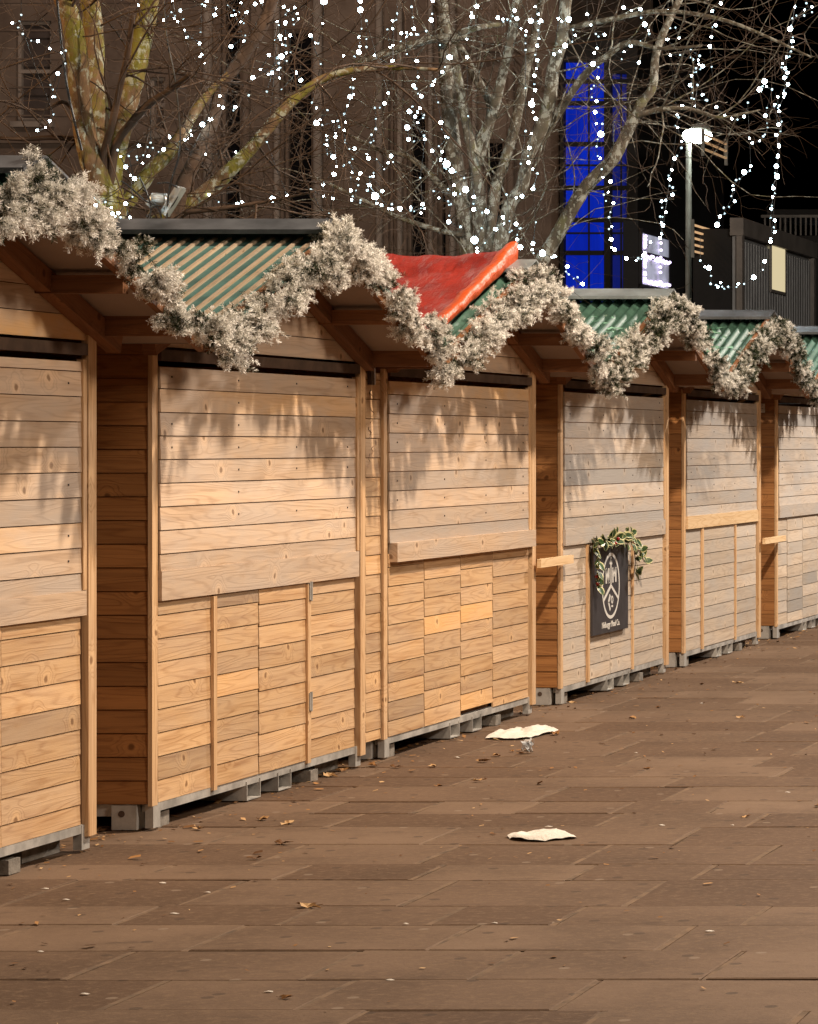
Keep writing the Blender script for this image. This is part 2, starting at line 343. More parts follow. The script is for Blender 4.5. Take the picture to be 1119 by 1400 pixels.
def make_stall(k):
    S = STALLS[k]; n, f = S['n'], S['f']; L = f-n
    r = thing('market_stall', (XF, n, 0), SLAB[k], 'market stall', 'closed stalls in a row along the pavement')
    hm, lm = M[S['c'][0]], M[S['c'][1]]
    v0, v1 = VALLEY[k]-n+.012, VALLEY[k+1]-n-.012; vm = (v0+v1)/2
    def zr(y): return ZE+(ZR-ZE)*(1-abs(y-vm)/((v1-v0)/2))
    hb0, hb1 = HB[k]
    ytop = 2.10
    pw = .05                                                       # corner board width
    # --- walls
    w = MB(); clad(w, (0, 0, 0), EX, -EY, -DEP, -.008, LO, zr(0)-.09); w.build('side_wall', M['side'], r)
    w = MB(); clad(w, (0, L-.03, 0), EX, EY, -DEP, -.0, LO, zr(L)-.09); w.build('side_wall', M['side'], r)
    w = MB(); clad(w, (-DEP, 0, 0), EY, -EX, 0, L-.03, LO, 2.15); w.build('back_wall', M['side'], r)
    w = MB(); w.box(-DEP+.02, -.03, .025, L-.055, LO, LO+.03, .4); w.build('floor_panel', M['rafter'], r)
    # --- lower front: fixed boards and cupboard doors
    sec = [s if s < 5 else yf(s)-n for s in SECT[k]]
    e = [pw]+sec+[L-.105]
    doors = {0: (1, 2), 1: (1, 2), 2: (0, 1, 2, 3), 3: (1, 2), 4: (1,), 5: (1, 2)}[k]
    fixed = MB()
    zt = hb0+.05
    for i in range(len(e)-1):
        a, b = e[i]+.004, e[i+1]-.004
        if i in doors: continue
        fixed = MB(); clad(fixed, (0, 0, 0), EY, EX, a, b, LO, zt, off=rnd(0, .02)); fixed.build('front_wall', lm, r)
    for i in doors:
        a, b = e[i]+.006, e[i+1]-.006
        d = MB(); of = rnd(.0, .02) if k != 2 or i < 3 else .05
        tn = {}
        if k == 2 and i in (1, 2): tn = {5: .93}
        zlo = LO+(.03 if (k, i) == (2, 2) else .0)
        clad(d, (.004, 0, 0), EY, EX, a, b, zlo, zt, off=of, tones=tn)
        do = d.build('cupboard_door', lm, r)
        if k == 1 and i == 2:
            for z in (.42, .985):
                h = MB(); h.box(.02, .032, b-.008, b+.03, z-.045, z+.045, .5); h.tube([(.032, b+.012, z-.05), (.032, b+.012, z+.05)], .006, 8); h.build('hinge', M['galv'], do)
    bt = {1: [(0, .024), (2, .028)], 3: [(0, .03), (2, .02)], 4: [(0, .03), (1, .02)]}.get(k, [])
    for i, wd in bt:
        b = MB(); b.box(.010, .026, sec[i]-wd, sec[i]+wd*.6, LO-.015, hb0-.01, .6); b.build('batten', M['post'], r)
    # --- serving hatch
    h0 = pw+.004; h1 = L-.125
    hx = .012
    h = MB(); tn = {2: {0: .15, 8: .94}}.get(k, {})
    clad(h, (hx, 0, 0), EY, EX, h0, h1, hb1, ytop-.01, off=.03, ph=.1068, tones=tn)
    ho = h.build('hatch', hm, r)
    s = MB()
    for zz in np.arange(hb1+.13, ytop-.05, .1068):
        for yy in (h0+.12, h0+(h1-h0)*.36, h0+(h1-h0)*.66, h1-.12):
            if random.random() < .75: s.box(hx+.006, hx+.0125, yy-.004, yy+.004, zz-.004, zz+.004, .5)
    s.build('screws', M['nail'], ho)
    lip = .03 if k == 2 else .0
    b = MB(); b.box(hx-.004, hx+.016+lip, h0-(.0 if k != 2 else -.02), L-.088, hb0, hb1, .45)
    b.build('hatch_board', M['newpine'] if k == 4 else hm, ho)
    t = MB(); t.box(hx-.01, hx+.018, h1+.002, h1+.034, hb1+.003, ytop-.005, .55); t.build('hatch_trim', M['post'], ho)
    t = MB(); t.box(.0, .030, h0-.01, L-.08, ytop+.014, ytop+.064, .5); t.build('rain_strip', M['black'], r)
    # --- corner posts
    p = MB(); p.box(-.006, .013, -.014, pw-.006, LO-.01, 2.165, .62); p.build('corner_post', M['post'], r)
    p = MB(); p.box(.0, .030, L-.075, L+.0, LO-.055, 2.205, .58); p.build('corner_post', M['post'], r)
    p = MB(); p.box(-.03, -.002, L-.118, L-.0, LO, 2.10, .1); p.build('post_rebate', M['rafter'], r)
    if k == 2:                                                       # boards closing the gap to the stall before
        y0 = yf(500)-n+.01
        p = MB(); clad(p, (-.012, 0, 0), EY, EX, y0, -.024, LO, 2.13, off=.05); p.build('filler_panel', M['pine'], r)
        q = MB()
        for (zz, seed) in ((1.98, 1), (1.88, 2), (1.78, 3), (1.68, 4)):
            rr = random.Random(seed)
            for st_ in range(2):
                a = y0+.075+rr.uniform(-.02, .03); zc = zz+rr.uniform(-.03, .03)
                q.tube([(-.0005, a+rr.uniform(-.03, .03), zc+.03-i*.015) for i in range(4)], .0013, 4)
        q.build('scribble', M['ink'], r)
        q = MB(); q.box(.0, .02, y0+.02, y0+.09, 2.06, 2.15, .5); q.build('bracket', M['black'], r)
    # --- gable
    g = MB(); z = ytop+.078
    while z < ZR-.16:
        zz = z+.1062
        def ext(q): t_ = (ZR-.115-q)/(ZR-ZE)*(v1-v0)/2; return max(vm-t_, .0), min(vm+t_, L-.005)
        a, b = ext(z), ext(min(zz, ZR-.13))
        if b[1]-b[0] > .05: g.plank((.004, 0, 0), EY, EX, a[0], a[1], b[0], b[1], z, zz)
        z = zz
    g.build('gable', hm if k < 3 else M['hatch'], r)
    # --- canopy timber
    for sgn, ye in ((-1, v0), (1, v1)):
        def P(x, s_, d): # s_ 0 ridge .. 1 eave, d below the roof top
            return Vector((x, vm+(ye-vm)*s_, ZR+(ZE-ZR)*s_-d))
        b = MB(); b.beam(P(.05, .02, .12), P(.05, .90, .12), .06, .085); b.build('rafter', M['rafter'], r)
        b = MB(); b.beam(P(OV-.05, .01, .06), P(OV-.05, .99, .06), .03, .085); b.build('barge_board', M['rafter'], r)
        b = MB(); b.beam(P(-DEP+.02, .01, .1), P(-DEP+.02, .97, .1), .05, .085); b.build('rafter', M['rafter'], r)
        for s_ in (.10, .5):
            b = MB(); b.beam(P(-DEP+.05, s_, .125), P(OV-.045, s_, .125), .05, .075); b.build('purlin', M['rafter'], r)
        ye2 = .0 if sgn < 0 else L
        b = MB(); b.box(-DEP-.02, OV-.05, ye2-.03, ye2+.03, zr(ye2)-.14, zr(ye2)-.055); b.build('eave_beam', M['rafter'], r)
        sf = MB()
        c = []
        for d in (.066, .05): c += [P(-DEP-.05, .03, d), P(OV-.04, .03, d), P(OV-.04, .985, d), P(-DEP-.05, .985, d)]
        sf.hexa(c, EX, EY, EZ, .5); sf.build('soffit', M['soffit'], r)
        # roof sheet
        x0, x1 = -DEP-.08, OV-.01
        rs = MB()
        if k in (1,):
            c = []
            for d in (.046, .03): c += [P(x0, .0, d), P(x1, .0, d), P(x1, 1, d), P(x0, 1, d)]
            rs.hexa(c, EX, EY, EZ, .5)
            ro = rs.build('roof_sheet', M['roofteal'], r)
            bb = MB(); x = x1-.03
            while x > x0:
                jj = rnd(-.004, .004)
                bb.beam(P(x+jj, .06, .024), P(x+jj+rnd(-.006, .006), .995, .024), .018, .012, tone=rnd(.3, .8))
                x -= .069
            bb.build('roof_battens', M['batten'], ro)
        else:
            pitch = .076; xs = np.arange(x0, x1+.001, pitch/8)
            rs.grid([[P(x, s_, .02+.015*(1-math.cos(2*math.pi*(x-x0)/pitch))) for x in xs] for s_ in (0, .5, 1)])
            rs_o = rs.build('roof_sheet', M['roofgreen'], r, True)
        if k in (3, 4) and sgn < 0:                                   # torn mint plastic left on the sheet
            q = MB()
            for (xx, ss, sz) in (((.18, .72, .10), (.06, .75, .07), (.10, .42, .05), (.24, .55, .04)) if k == 3 else ((.12, .45, .07), (.05, .3, .05), (.2, .62, .09))):
                for t_ in range(7):
                    c0 = P(xx+rnd(-sz, sz), ss+rnd(-.05, .05), -.018)
                    q.face([c0+Vector((rnd(-.05, .05), rnd(-.06, .06), rnd(0, .03))) for _ in range(4)])
            q.build('torn_plastic', M['mint'], ro if k == 1 else rs_o)
    rc = MB()
    for sgn, ye in ((-1, v0), (1, v1)):
        u = Vector((0, (ye-vm), ZE-ZR)).normalized()
        a = Vector((0, vm, ZR+.045)); b = a+u*.19
        c = []
        for dz in (-.01, 0): c += [a+EX*(-DEP-.1)+EZ*dz, a+EX*(OV+.0)+EZ*dz, b+EX*(OV+.0)+EZ*dz, b+EX*(-DEP-.1)+EZ*dz]
        rc.hexa(c, EX, EY, EZ, .5)
        rc.box(-DEP-.1, OV, min(b.y, b.y+.006*sgn), max(b.y, b.y+.006*sgn), b.z-.022, b.z-.001, .5)
    rc.build('ridge_cap', M['ridge'] if k in (0, 1) else M['ridgepale'] if k in (2, 3) else M['ridge'], r)
    # --- steel base
    b = MB(); b.box(-.05, .010, .03, L-.09, .082, LO-.001); b.box(-DEP, -DEP+.06, .03, L-.07, .062, LO-.002)
    b.box(-DEP+.06, -.06, .0, .05, .066, LO-.002); b.box(-DEP+.06, -.06, L-.09, L-.04, .066, LO-.002)
    b.build('base_frame', M['galv'], r)
    for y0 in (.0, L-.10):
        for x0 in (-.085, -DEP):
            q = MB(); q.box(x0+(.06 if x0 > -.1 else 0), x0+.097, y0, y0+.006, .012, LO-.004); q.box(x0+.091, x0+.097, y0+.006, y0+.075, .012, LO-.004)
            if x0 == -.085 and y0 == 0: q.box(-.17, -.058, -.012, .07, .006, LO-.006)
            fo = q.build('foot', M['galv'], r)
            if x0 == -.085 and y0 == 0:
                hh = MB(); hh.tube([(-.125, -.0135, .078), (-.125, -.010, .078)], .015, 12); hh.build('hole', M['black'], fo)
    for y0 in (L*.40, L*.55):
        q = MB()
        q.box(-DEP+.05, .016, y0, y0+.006, .008, .1); q.box(-DEP+.05, .016, y0+.164, y0+.17, .008, .1)
        q.box(-DEP+.05, .016, y0+.006, y0+.164, .008, .013); q.build('fork_pocket', M['galv'], r)
    for (xa, ya, la, hh) in ((-.16, .10, .12, .07), (-.24, L-.42, .34, .055), (-.14, L*.72, .10, .06)):
        q = MB(); q.box(xa, xa+.15, ya, ya+la, .001, hh); q.build('packing_block', M['block'], r)
    if k == 5:
        q = MB(); q.box(-.16, -.09, -.024, -.021, 2.02, 2.10); nb = q.build('notice', M['paper'], r); nb['label'] = 'small white notice'
        q = MB()
        for i in range(4): q.box(-.15, -.105-.01*(i % 2), -.0255, -.0245, 2.085-i*.015, 2.089-i*.015)
        q.build('print', M['ink'], nb)
    return r
for k in range(6): make_stall(k)

for (ka, z0, z1, lb) in ((2, .945, 1.0, 'pale pine bar bridging the gap before the stall with the black sign'), (4, .875, .925, 'short pine bar bridging the gap in front of the farthest stall')):
    a, b = STALLS[ka]['f'], STALLS[ka+1]['n']
    m = MB(); m.box(.056, .082, a-.06-a, b-a+.05, z0, z1, .6)
    o = m.build('crossbar', M['newpine']); o.location = (XF, a, 0); tag(o, lb, 'bar', 'bars across the gaps between stalls')

# ------------------------------------------------------------------ garlands
def garland(k, label):
    v0, v1 = VALLEY[k], VALLEY[k+1]; vm = (v0+v1)/2
    X = XF+OV+.035
    key = [(v0-.02, ZE-.05), (v0+(vm-v0)*.33, ZE+(ZR-ZE)*.30), (v0+(vm-v0)*.7, ZE+(ZR-ZE)*.66), (vm-.12, ZR-.075), (vm+.1, ZR-.075),
           (v1+(vm-v1)*.7, ZE+(ZR-ZE)*.66), (v1+(vm-v1)*.33, ZE+(ZR-ZE)*.30), (v1+.02, ZE-.05)]
    pts = []
    for i in range(len(key)-1):
        for t in np.linspace(0, 1, 12, endpoint=False):
            pts.append((X, key[i][0]*(1-t)+key[i+1][0]*t, key[i][1]*(1-t)+key[i+1][1]*t))
    pts = np.array(pts); s = np.arange(len(pts))
    ph = k*1.7
    pts[:, 2] += -.055+.028*np.sin(s*.33+ph)+.02*np.sin(s*.83+ph*2); pts[:, 0] += .025*np.sin(s*.41+ph)
    tan = np.gradient(pts, axis=0); tan /= np.linalg.norm(tan, axis=1)[:, None]
    ntw = 3000; nn = 54
    ncl = 210                                                            # boughs, each a spray of twigs
    ci = np.sort(RNG.integers(0, len(pts), ncl)); CT = tan[ci]
    CR = RNG.normal(0, 1, (ncl, 3)); CR -= (CR*CT).sum(1)[:, None]*CT; CR /= np.linalg.norm(CR, axis=1)[:, None]
    CD = CR+CT*np.where(RNG.random((ncl, 1)) < .5, -1, 1)*RNG.uniform(.1, 1.0, (ncl, 1)); CD /= np.linalg.norm(CD, axis=1)[:, None]
    CP = pts[ci]+CR*RNG.uniform(-.02, .035, (ncl, 1))
    which = RNG.integers(0, ncl, ntw)
    fat = np.where(ci < len(pts)*.5, 1.06, .80)[:, None]; CP = pts[ci]+(CP-pts[ci])*fat; CP[:, 2] += np.where(ci < len(pts)*.5, .02, -.005); fat = fat[which]
    D = CD[which]+RNG.normal(0, .42, (ntw, 3)); D[:, 2] -= .08; D /= np.linalg.norm(D, axis=1)[:, None]
    core = CP[which]+CD[which]*RNG.uniform(0, .055, (ntw, 1))*fat**2+RNG.normal(0, .012, (ntw, 3))
    Lt = RNG.uniform(.034, .072, ntw)*np.where(RNG.random(ntw) < .03, 1.3, 1)
    cfl = np.clip(RNG.normal(.0, .16, ncl), -.35, .25)[which]
    flock = np.clip(RNG.normal((.74, .74, .75, .56, .40, .37)[k], .19, ntw)+cfl*1.2, 0, 1)
    a = np.cross(D, RNG.normal(0, 1, (ntw, 3))); a /= np.linalg.norm(a, axis=1)[:, None]; b = np.cross(D, a)
    t = np.linspace(.08, 1, nn)[None, :]+RNG.uniform(-.02, .02, (ntw, nn))
    g = RNG.uniform(0, 2*np.pi, (ntw, nn))
    out = a[:, None]*np.cos(g)[..., None]+b[:, None]*np.sin(g)[..., None]
    root = core[:, None]+D[:, None]*(t*Lt[:, None])[..., None]
    ang = np.interp(t, [0, .8, 1], [1.1, 1.0, .85])
    nd_ = D[:, None]*np.cos(ang)[..., None]+out*np.sin(ang)[..., None]
    ln = RNG.uniform(.010, .019, (ntw, nn))
    side = np.cross(nd_, RNG.normal(0, 1, (ntw, nn, 3))); side /= np.linalg.norm(side, axis=2)[..., None]
    w = np.where(RNG.random((ntw, nn)) < flock[:, None], .0015, .0011)[..., None]
    tip = root+nd_*ln[..., None]
    V = np.stack([root-side*w*.6, root+side*w*.6, tip+side*w, tip-side*w], axis=2).reshape(-1, 3)
    dist = t*.55+.15
    tone = np.clip(flock[:, None]*1.2-.62+t*.70+RNG.normal(0, .16, (ntw, nn)), 0, 1).reshape(-1)
    nf = ntw*nn
    base = np.array([X, vm, ZE])
    me = bpy.data.meshes.new('fir_garland'); me.from_pydata(V-base, [], np.arange(4*nf).reshape(-1, 4))
    me.attributes.new('tone', 'FLOAT', 'FACE').data.foreach_set('value', tone.astype(np.float32))
    me.materials.append(M['fir']); o = link('fir_garland', me)
    o.location = tuple(base)
    tag(o, label, 'garland', 'snow-dusted garlands along the gables')
GL = ['snow-dusted fir garland above the nearest stall, at the left of the row', 'snow-dusted fir garland peaking at the battened green roof',
      'snow-dusted fir garland rising in front of the red plastic sheet', 'snow-dusted fir garland over the gable of the stall with the black sign',
      'greenish snow-dusted fir garland over the stall with the bright pine board', 'snow-dusted fir garland at the gable of the farthest stall']
for k in range(6): garland(k, GL[k])

# ------------------------------------------------------------------ red sheet on the third stall's roof
def tarp():
    m, nt, b = newmat('red_plastic_sheet')
    co = nd(nt, 'ShaderNodeTexCoord').outputs['Object']
    n = noise(nt, co, (3, 5, 5), 5, .6); wr = noise(nt, co, (9, 3.5, 3.5), 5, .62, (2, 3, 1)); w2 = noise(nt, co, (5, 16, 16), 3, .6)
    col = mix(nt, ramp(nt, n, .35, .7), (.30, .028, .018), (.20, .018, .013))
    nt.links.new(col, b.inputs['Base Color']); b.inputs['Roughness'].default_value = .4; b.inputs['Specular IOR Level'].default_value = .5
    bump(nt, b, math_(nt, 'ADD', wr, math_(nt, 'MULTIPLY', w2, .25)), .9, .06)
    m2, nt2, b2 = newmat('orange_sheet_edge'); b2.inputs['Base Color'].default_value = (.50, .075, .014, 1); b2.inputs['Roughness'].default_value = .5; b2.inputs['Specular IOR Level'].default_value = .3
    bump(nt2, b2, noise(nt2, nd(nt2, 'ShaderNodeTexCoord').outputs['Object'], (14, 14, 14), 4), .7, .03)
    k = 2; vm = (VALLEY[2]+VALLEY[3])/2; v0 = VALLEY[2]
    r = thing('plastic_sheet', (XF, vm, ZR), 'red plastic sheet with a rolled orange edge spread over a stall roof', 'tarpaulin')
    def P(x, s, d): return Vector((x, (v0-vm)*s, (ZE-ZR)*s+d))
    g = MB(); rows = []
    for s in np.linspace(-.06, 1.0, 34):
        row = []
        for x in np.linspace(-1.9, .26, 60):
            d = .045+.006*math.sin(x*9+s*6)+.006*math.sin(x*23-s*17)+.004*math.sin(s*31+x*5)+.005*RNG.random()
            d += .045*max(0, (x-.10)/.16)**2*(1.1-s*.6)
            if s < 0: p = P(x, 0, d+.03); p.y += -s*(vm-v0); p.z += s*.4
            else: p = P(x, s, d+.03*max(0, 1-s*6))
            row.append(p)
        rows.append(row)
    g.grid(rows); g.build('sheet', m, r, True)
    g = MB(); path = []; 
    for i, s in enumerate(np.linspace(-.05, .86, 26)):
        wob = .004*math.sin(i*1.1)
        hgt = .095-.05*s+.003*math.sin(i*.9)+(.02 if i < 5 else 0)
        c = P(.262+wob, max(s, 0), .055+.02*(1-s)+.003*math.sin(i*1.7))
        if s < 0: c.y += -s*.3
        ring = []
        for j in range(13):
            a = 2*math.pi*j/12
            sx = .045*math.copysign(abs(math.cos(a))**.6, math.cos(a)); sz = hgt*.62*math.copysign(abs(math.sin(a))**.6, math.sin(a))
            ring.append(c+Vector((sx, 0, sz+sx*.35)))
        path.append(ring)
    g.grid(path)
    g.face([tuple(p) for p in path[0][:12]]); g.face([tuple(p) for p in path[-1][:12][::-1]])
    e = g.build('rolled_edge', m2, r, True); e['label'] = 'rolled orange edge'
tarp()

# ------------------------------------------------------------------ black sign with emblem, and the sprig over it
def text_mesh(mb, body, x, yc, zc, size, sx=1.0, mat=0):
    cu = bpy.data.curves.new('t', 'FONT'); cu.body = body; cu.size = 1; cu.align_x = 'CENTER'; cu.align_y = 'CENTER'; cu.extrude = .02; cu.resolution_u = 3
    o = bpy.data.objects.new('t', cu); C.objects.link(o)
    bpy.context.view_layer.update()
    me = bpy.data.meshes.new_from_object(o.evaluated_get(bpy.context.evaluated_depsgraph_get()))
    for p in me.polygons:
        mb.face([(x+me.vertices[i].co.z*.06, yc+me.vertices[i].co.x*size*sx, zc+me.vertices[i].co.y*size) for i in p.vertices], mat=mat)
    bpy.data.objects.remove(o); bpy.data.meshes.remove(me); bpy.data.curves.remove(cu)
def sign():
    y0, y1 = yf(808), yf(856.5); yc = (y0+y1)/2
    yc -= .11; r = thing('black_sign', (XF+.036, yc, .42), 'black square sign with white oval emblem fixed to a cupboard door', 'sign')
    w = (y1-y0)/2
    g = MB(); g.box(-.008, .008, -w, w, 0, .60, .5); g.build('board', M['signblack'], r)
    g = MB(); x = .0095; zc, R = .325, .232; ry = R*.98
    def stroke(p, q, t):
        p, q = Vector((x, *p)), Vector((x, *q)); g.beam(p, q, t, .002, upv=EX)
    N = 40
    for i in range(N):
        a, b = 2*math.pi*i/N, 2*math.pi*(i+1)/N
        for (ra, rb) in ((1.0, .90),):
            g.face([(x, ry*ra*math.cos(a), zc+R*ra*math.sin(a)), (x, ry*ra*math.cos(b), zc+R*ra*math.sin(b)), (x, ry*rb*math.cos(b), zc+R*rb*math.sin(b)), (x, ry*rb*math.cos(a), zc+R*rb*math.sin(a))])
    t = .026
    # N, arrow, M
    stroke((-.12, zc+.02), (-.12, zc+.125), t); stroke((-.055, zc+.02), (-.055, zc+.125), t); stroke((-.122, zc+.12), (-.053, zc+.025), t)
    stroke((0.0, zc+.01), (0.0, zc+.20), t*.7); stroke((-.025, zc+.15), (0, zc+.185), t*.6); stroke((.025, zc+.15), (0, zc+.185), t*.6)
    stroke((.05, zc+.02), (.05, zc+.125), t); stroke((.125, zc+.02), (.125, zc+.125), t); stroke((.052, zc+.12), (.088, zc+.065), t*.8); stroke((.124, zc+.12), (.088, zc+.065), t*.8)
    stroke((-.185, zc-.095), (0, zc+.0), t*.85); stroke((.185, zc-.095), (0, zc+.0), t*.85)
    stroke((-.02, zc-.065), (-.062, zc-.115), t); stroke((-.062, zc-.115), (-.02, zc-.17), t)
    for i in range(10):
        a, b = 2*math.pi*i/10, 2*math.pi*(i+1)/10
        stroke((.03+.022*math.cos(a), zc-.10+.022*math.sin(a)), (.03+.022*math.cos(b), zc-.10+.022*math.sin(b)), t*.5)
    stroke((.012, zc-.145), (.05, zc-.145), t*.5)
    text_mesh(g, 'Nidhoggr Mead Co.', x, 0, .055, .062, .92)
    g.build('emblem', M['signwhite'], r)
    # sprig
    s = thing('leaf_sprig', (XF+.045, yc-.03, 1.045), 'sprig of cream-edged green leaves with red berries above the black sign', 'plant')
    st = MB(); lf = MB()
    def leaf(p, d, L, nrm):
        d = d.normalized(); sd = d.cross(nrm).normalized(); nn_ = sd.cross(d)
        prof = [(0, .05), (.2, .32), (.45, .42), (.7, .34), (.9, .14), (1, 0.02)]
        for sgn in (-1, 1):
            for (t0, w0), (t1, w1) in zip(prof, prof[1:]):
                q = lambda t_, w_, k_: p+d*L*t_+sd*sgn*L*w_*k_+nn_*L*(.18*w_*k_-.15*t_*t_)
                lf.face([q(t0, w0, 0), q(t1, w1, 0), q(t1, w1, .72), q(t0, w0, .72)], tone=rnd(0, .42))
                lf.face([q(t0, w0, .72), q(t1, w1, .72), q(t1, w1, 1), q(t0, w0, 1)], tone=rnd(.62, 1))
    SX = .5; strands = [[(.0, -w, .04), (.03, -w*.4, .02), (.03, w*.3, .05), (.03, w*1.15, .05)], [(.02, -w*1.02, .02), (.03, -w*1.03, -.1), (.03, -w*.98, -.2), (.03, -w*.86, -.27)],
               [(.02, w*1.0, .05), (.04, w*1.25, -.02), (.04, w*1.6, -.1), (.03, w*1.85, -.16)], [(.02, w*.9, .06), (.05, w*1.2, -.06), (.05, w*1.3, -.16), (.04, w*1.22, -.25)], [(.0, -w*.9, .05), (.05, -w*.3, .01), (.06, w*.2, .02), (.05, w*.8, .01)]]
    ber = []
    for si, sp in enumerate(strands):
        P = [Vector((p[0]*SX, p[1], p[2])) for p in sp]; st.tube(P, [.004, .0035, .003, .002], 5)
        for i in range(len(P)-1):
            cnt = (14, 7, 5, 5, 8)[si]
            for j in range(cnt):
                t_ = rnd(0, 1); p = P[i].lerp(P[i+1], t_)+Vector((rnd(-.005, .02), rnd(-.02, .02), rnd(-.02, .02)))
                leaf(p, Vector((rnd(.1, .7), rnd(-1, 1), rnd(-1, .6))), rnd(.045, .085), Vector((1, rnd(-.4, .4), rnd(-.1, .6))).normalized())
    st.build('stems', M['twig'], s); lf.build('leaves', M['holly'], s)
    bm = MB()
    for p in ((.03, -w*.84, -.28), (.035, -w*.78, -.295), (.03, -w*.9, -.265), (.03, -w*.95, -.215), (.06, w*.0, .03), (.055, w*.85, .0), (.06, -w*.15, -.0), (.06, w*.75, .03)):
        for i in range(5):
            a0, a1 = -math.pi/2+math.pi*i/5, -math.pi/2+math.pi*(i+1)/5
            for j in range(8):
                b0, b1 = 2*math.pi*j/8, 2*math.pi*(j+1)/8
                f_ = lambda a, b: (p[0]+.013*math.cos(a)*math.cos(b), p[1]+.013*math.cos(a)*math.sin(b), p[2]+.013*math.sin(a))
                bm.face([f_(a0, b0), f_(a0, b1), f_(a1, b1), f_(a1, b0)])
    bm.build('berries', M['berry'], s)
sign()

# ------------------------------------------------------------------ trees
def catmull(P, n=6):
    out = []
    for i in range(len(P)-1):
        p0, p1, p2, p3 = P[max(i-1, 0)], P[i], P[i+1], P[min(i+2, len(P)-1)]
        for t in np.linspace(0, 1, n, endpoint=False):
            out.append(.5*((2*p1)+(p2-p0)*t+(2*p0-5*p1+4*p2-p3)*t*t+(3*p1-p0-3*p2+p3)*t**3))
    out.append(P[-1]); return out
def tree(name, Y, limbs, mat, label, basepx, ntw, seedv, spread, zones):
    rr = random.Random(seedv)
    base = up(basepx, VY, Y); base.z = 0
    r = thing(name, tuple(base), label, 'tree', 'bare trees behind the stalls')
    tr = MB(); br = MB(); tw = MB(); spawn = []
    for li, (pts, rads, dy) in enumerate(limbs):
        n = len(pts); P = []
        for i, (px, py) in enumerate(pts):
            p = up(px, py, Y+dy*(i/(n-1))) if py is not None else Vector((up(px, VY, Y).x, Y, 0))
            P.append(p-base)
        Q = catmull([Vector(p) for p in P], 7)
        rp = [x*Y/F for x in rads]
        R = [np.interp(i/(len(Q)-1), np.linspace(0, 1, len(rp)), rp)*(1+rr.uniform(-.05, .05)) for i in range(len(Q))]
        (tr if R[0] > .045 else br).tube(Q, R, 14 if R[0] > .045 else 8)
        for i in range(1, len(Q)): spawn.append((Q[i], (Q[i]-Q[i-1]).normalized(), R[i]))
    def wander(p, d, L, r0, r1, n, curl, rise):
        pts, rad = [p], [r0]
        for i in range(n):
            d = (d+Vector((rr.gauss(0, curl), rr.gauss(0, curl), rr.gauss(0, curl)+rise))).normalized()
            p = p+d*L/n; pts.append(p); rad.append(r0+(r1-r0)*(i+1)/n)
        return pts, rad
    cand = [s for s in spawn if s[0].z > 2.95]
    for i in range(ntw):
        p, t, R = rr.choice(cand)
        az = Vector((rr.gauss(0, 1), rr.gauss(0, .8), rr.gauss(0, .8)))
        d = (t*rr.uniform(.1, .7)+az.normalized()*1.0+Vector((spread, 0, 0))).normalized()
        L = rr.uniform(.7, 2.3); r0 = min(R*.6, rr.uniform(.005, .010))
        pts, rad = wander(p, d, L, r0, .0022, 9, .16, rr.uniform(-.07, .05))
        br.tube(pts, rad, 4, cap=False)
        for j in range(rr.randint(5, 10)):
            a = rr.randint(2, 9); dd = (pts[a]-pts[a-1]).normalized()
            d2 = (dd*.8+Vector((rr.gauss(0, .7), rr.gauss(0, .7), rr.gauss(0, .7)))).normalized()
            p2, r2 = wander(pts[a], d2, rr.uniform(.25, .95), .0026, .0011, 6, .22, rr.uniform(-.08, .08))
            tw.tube(p2, r2, 3, cap=False)
            if rr.random() < .6:
                b_ = rr.randint(1, 5); p3, r3 = wander(p2[b_], (d2+Vector((rr.gauss(0, .8), rr.gauss(0, .8), rr.gauss(0, .8)))).normalized(), rr.uniform(.12, .4), .0018, .0010, 4, .25, 0)
                tw.tube(p3, r3, 3, cap=False)
    tr.build('trunk', mat, r, True); br.build('branches', M['bark2'] if mat is M['bark2'] else M['twig'], r, True)
    t = tw.build('twigs', M['twig'], r); t['kind'] = 'stuff'
    return r
T1 = [([(150, None), (150, 700), (148, 420), (146, 300), (143, 255)], [26, 24, 25, 26, 22], 0),
      ([(148, 330), (138, 262), (118, 190), (109, 130), (106, 80), (98, 30), (84, -10), (70, -70)], [19, 17, 14.5, 13.5, 13, 12.5, 12, 11], -.4),
      ([(148, 310), (146, 250), (136, 180), (130, 110), (127, 30), (119, -15), (110, -70)], [16, 15, 15, 14, 12.5, 12, 11], .3),
      ([(152, 310), (153, 240), (168, 170), (183, 108), (194, 54), (203, 10), (212, -60)], [14, 13, 13, 13.5, 13.5, 12.5, 11], .2),
      ([(146, 260), (141, 215), (152, 175), (164, 120), (174, 75), (182, 20)], [6, 5, 5, 4, 4, 3], -.5),
      ([(150, 262), (158, 200), (182, 165), (206, 140), (232, 123), (262, 100)], [6, 5.5, 5.5, 5, 4, 2.5], -.4),
      ([(152, 300), (178, 272), (205, 235), (238, 200), (262, 160), (285, 128), (312, 100)], [11, 10.5, 10, 9, 7, 5, 3], .5),
      ([(235, 330), (248, 262), (270, 212), (290, 166), (306, 115), (338, 67), (365, 21), (382, -40)], [9, 10, 9.5, 9, 8.5, 9, 9, 8], .9),
      ([(160, 350), (205, 312), (245, 287), (282, 262), (318, 229), (350, 195), (385, 153), (415, 125), (452, 103), (520, 92), (600, 95)], [13, 12, 11.5, 11, 9.5, 8.5, 7.5, 6.5, 5, 4, 2], .7),
      ([(250, 290), (300, 285), (360, 276), (430, 262)], [4, 3.5, 2.5, 1.5], .2), ([(120, 180), (90, 140), (60, 150), (10, 145)], [4, 3, 2, 1.5], -.3),
      ([(112, 190), (70, 188), (30, 190), (-20, 187)], [4, 3.5, 3, 2], -.2)]
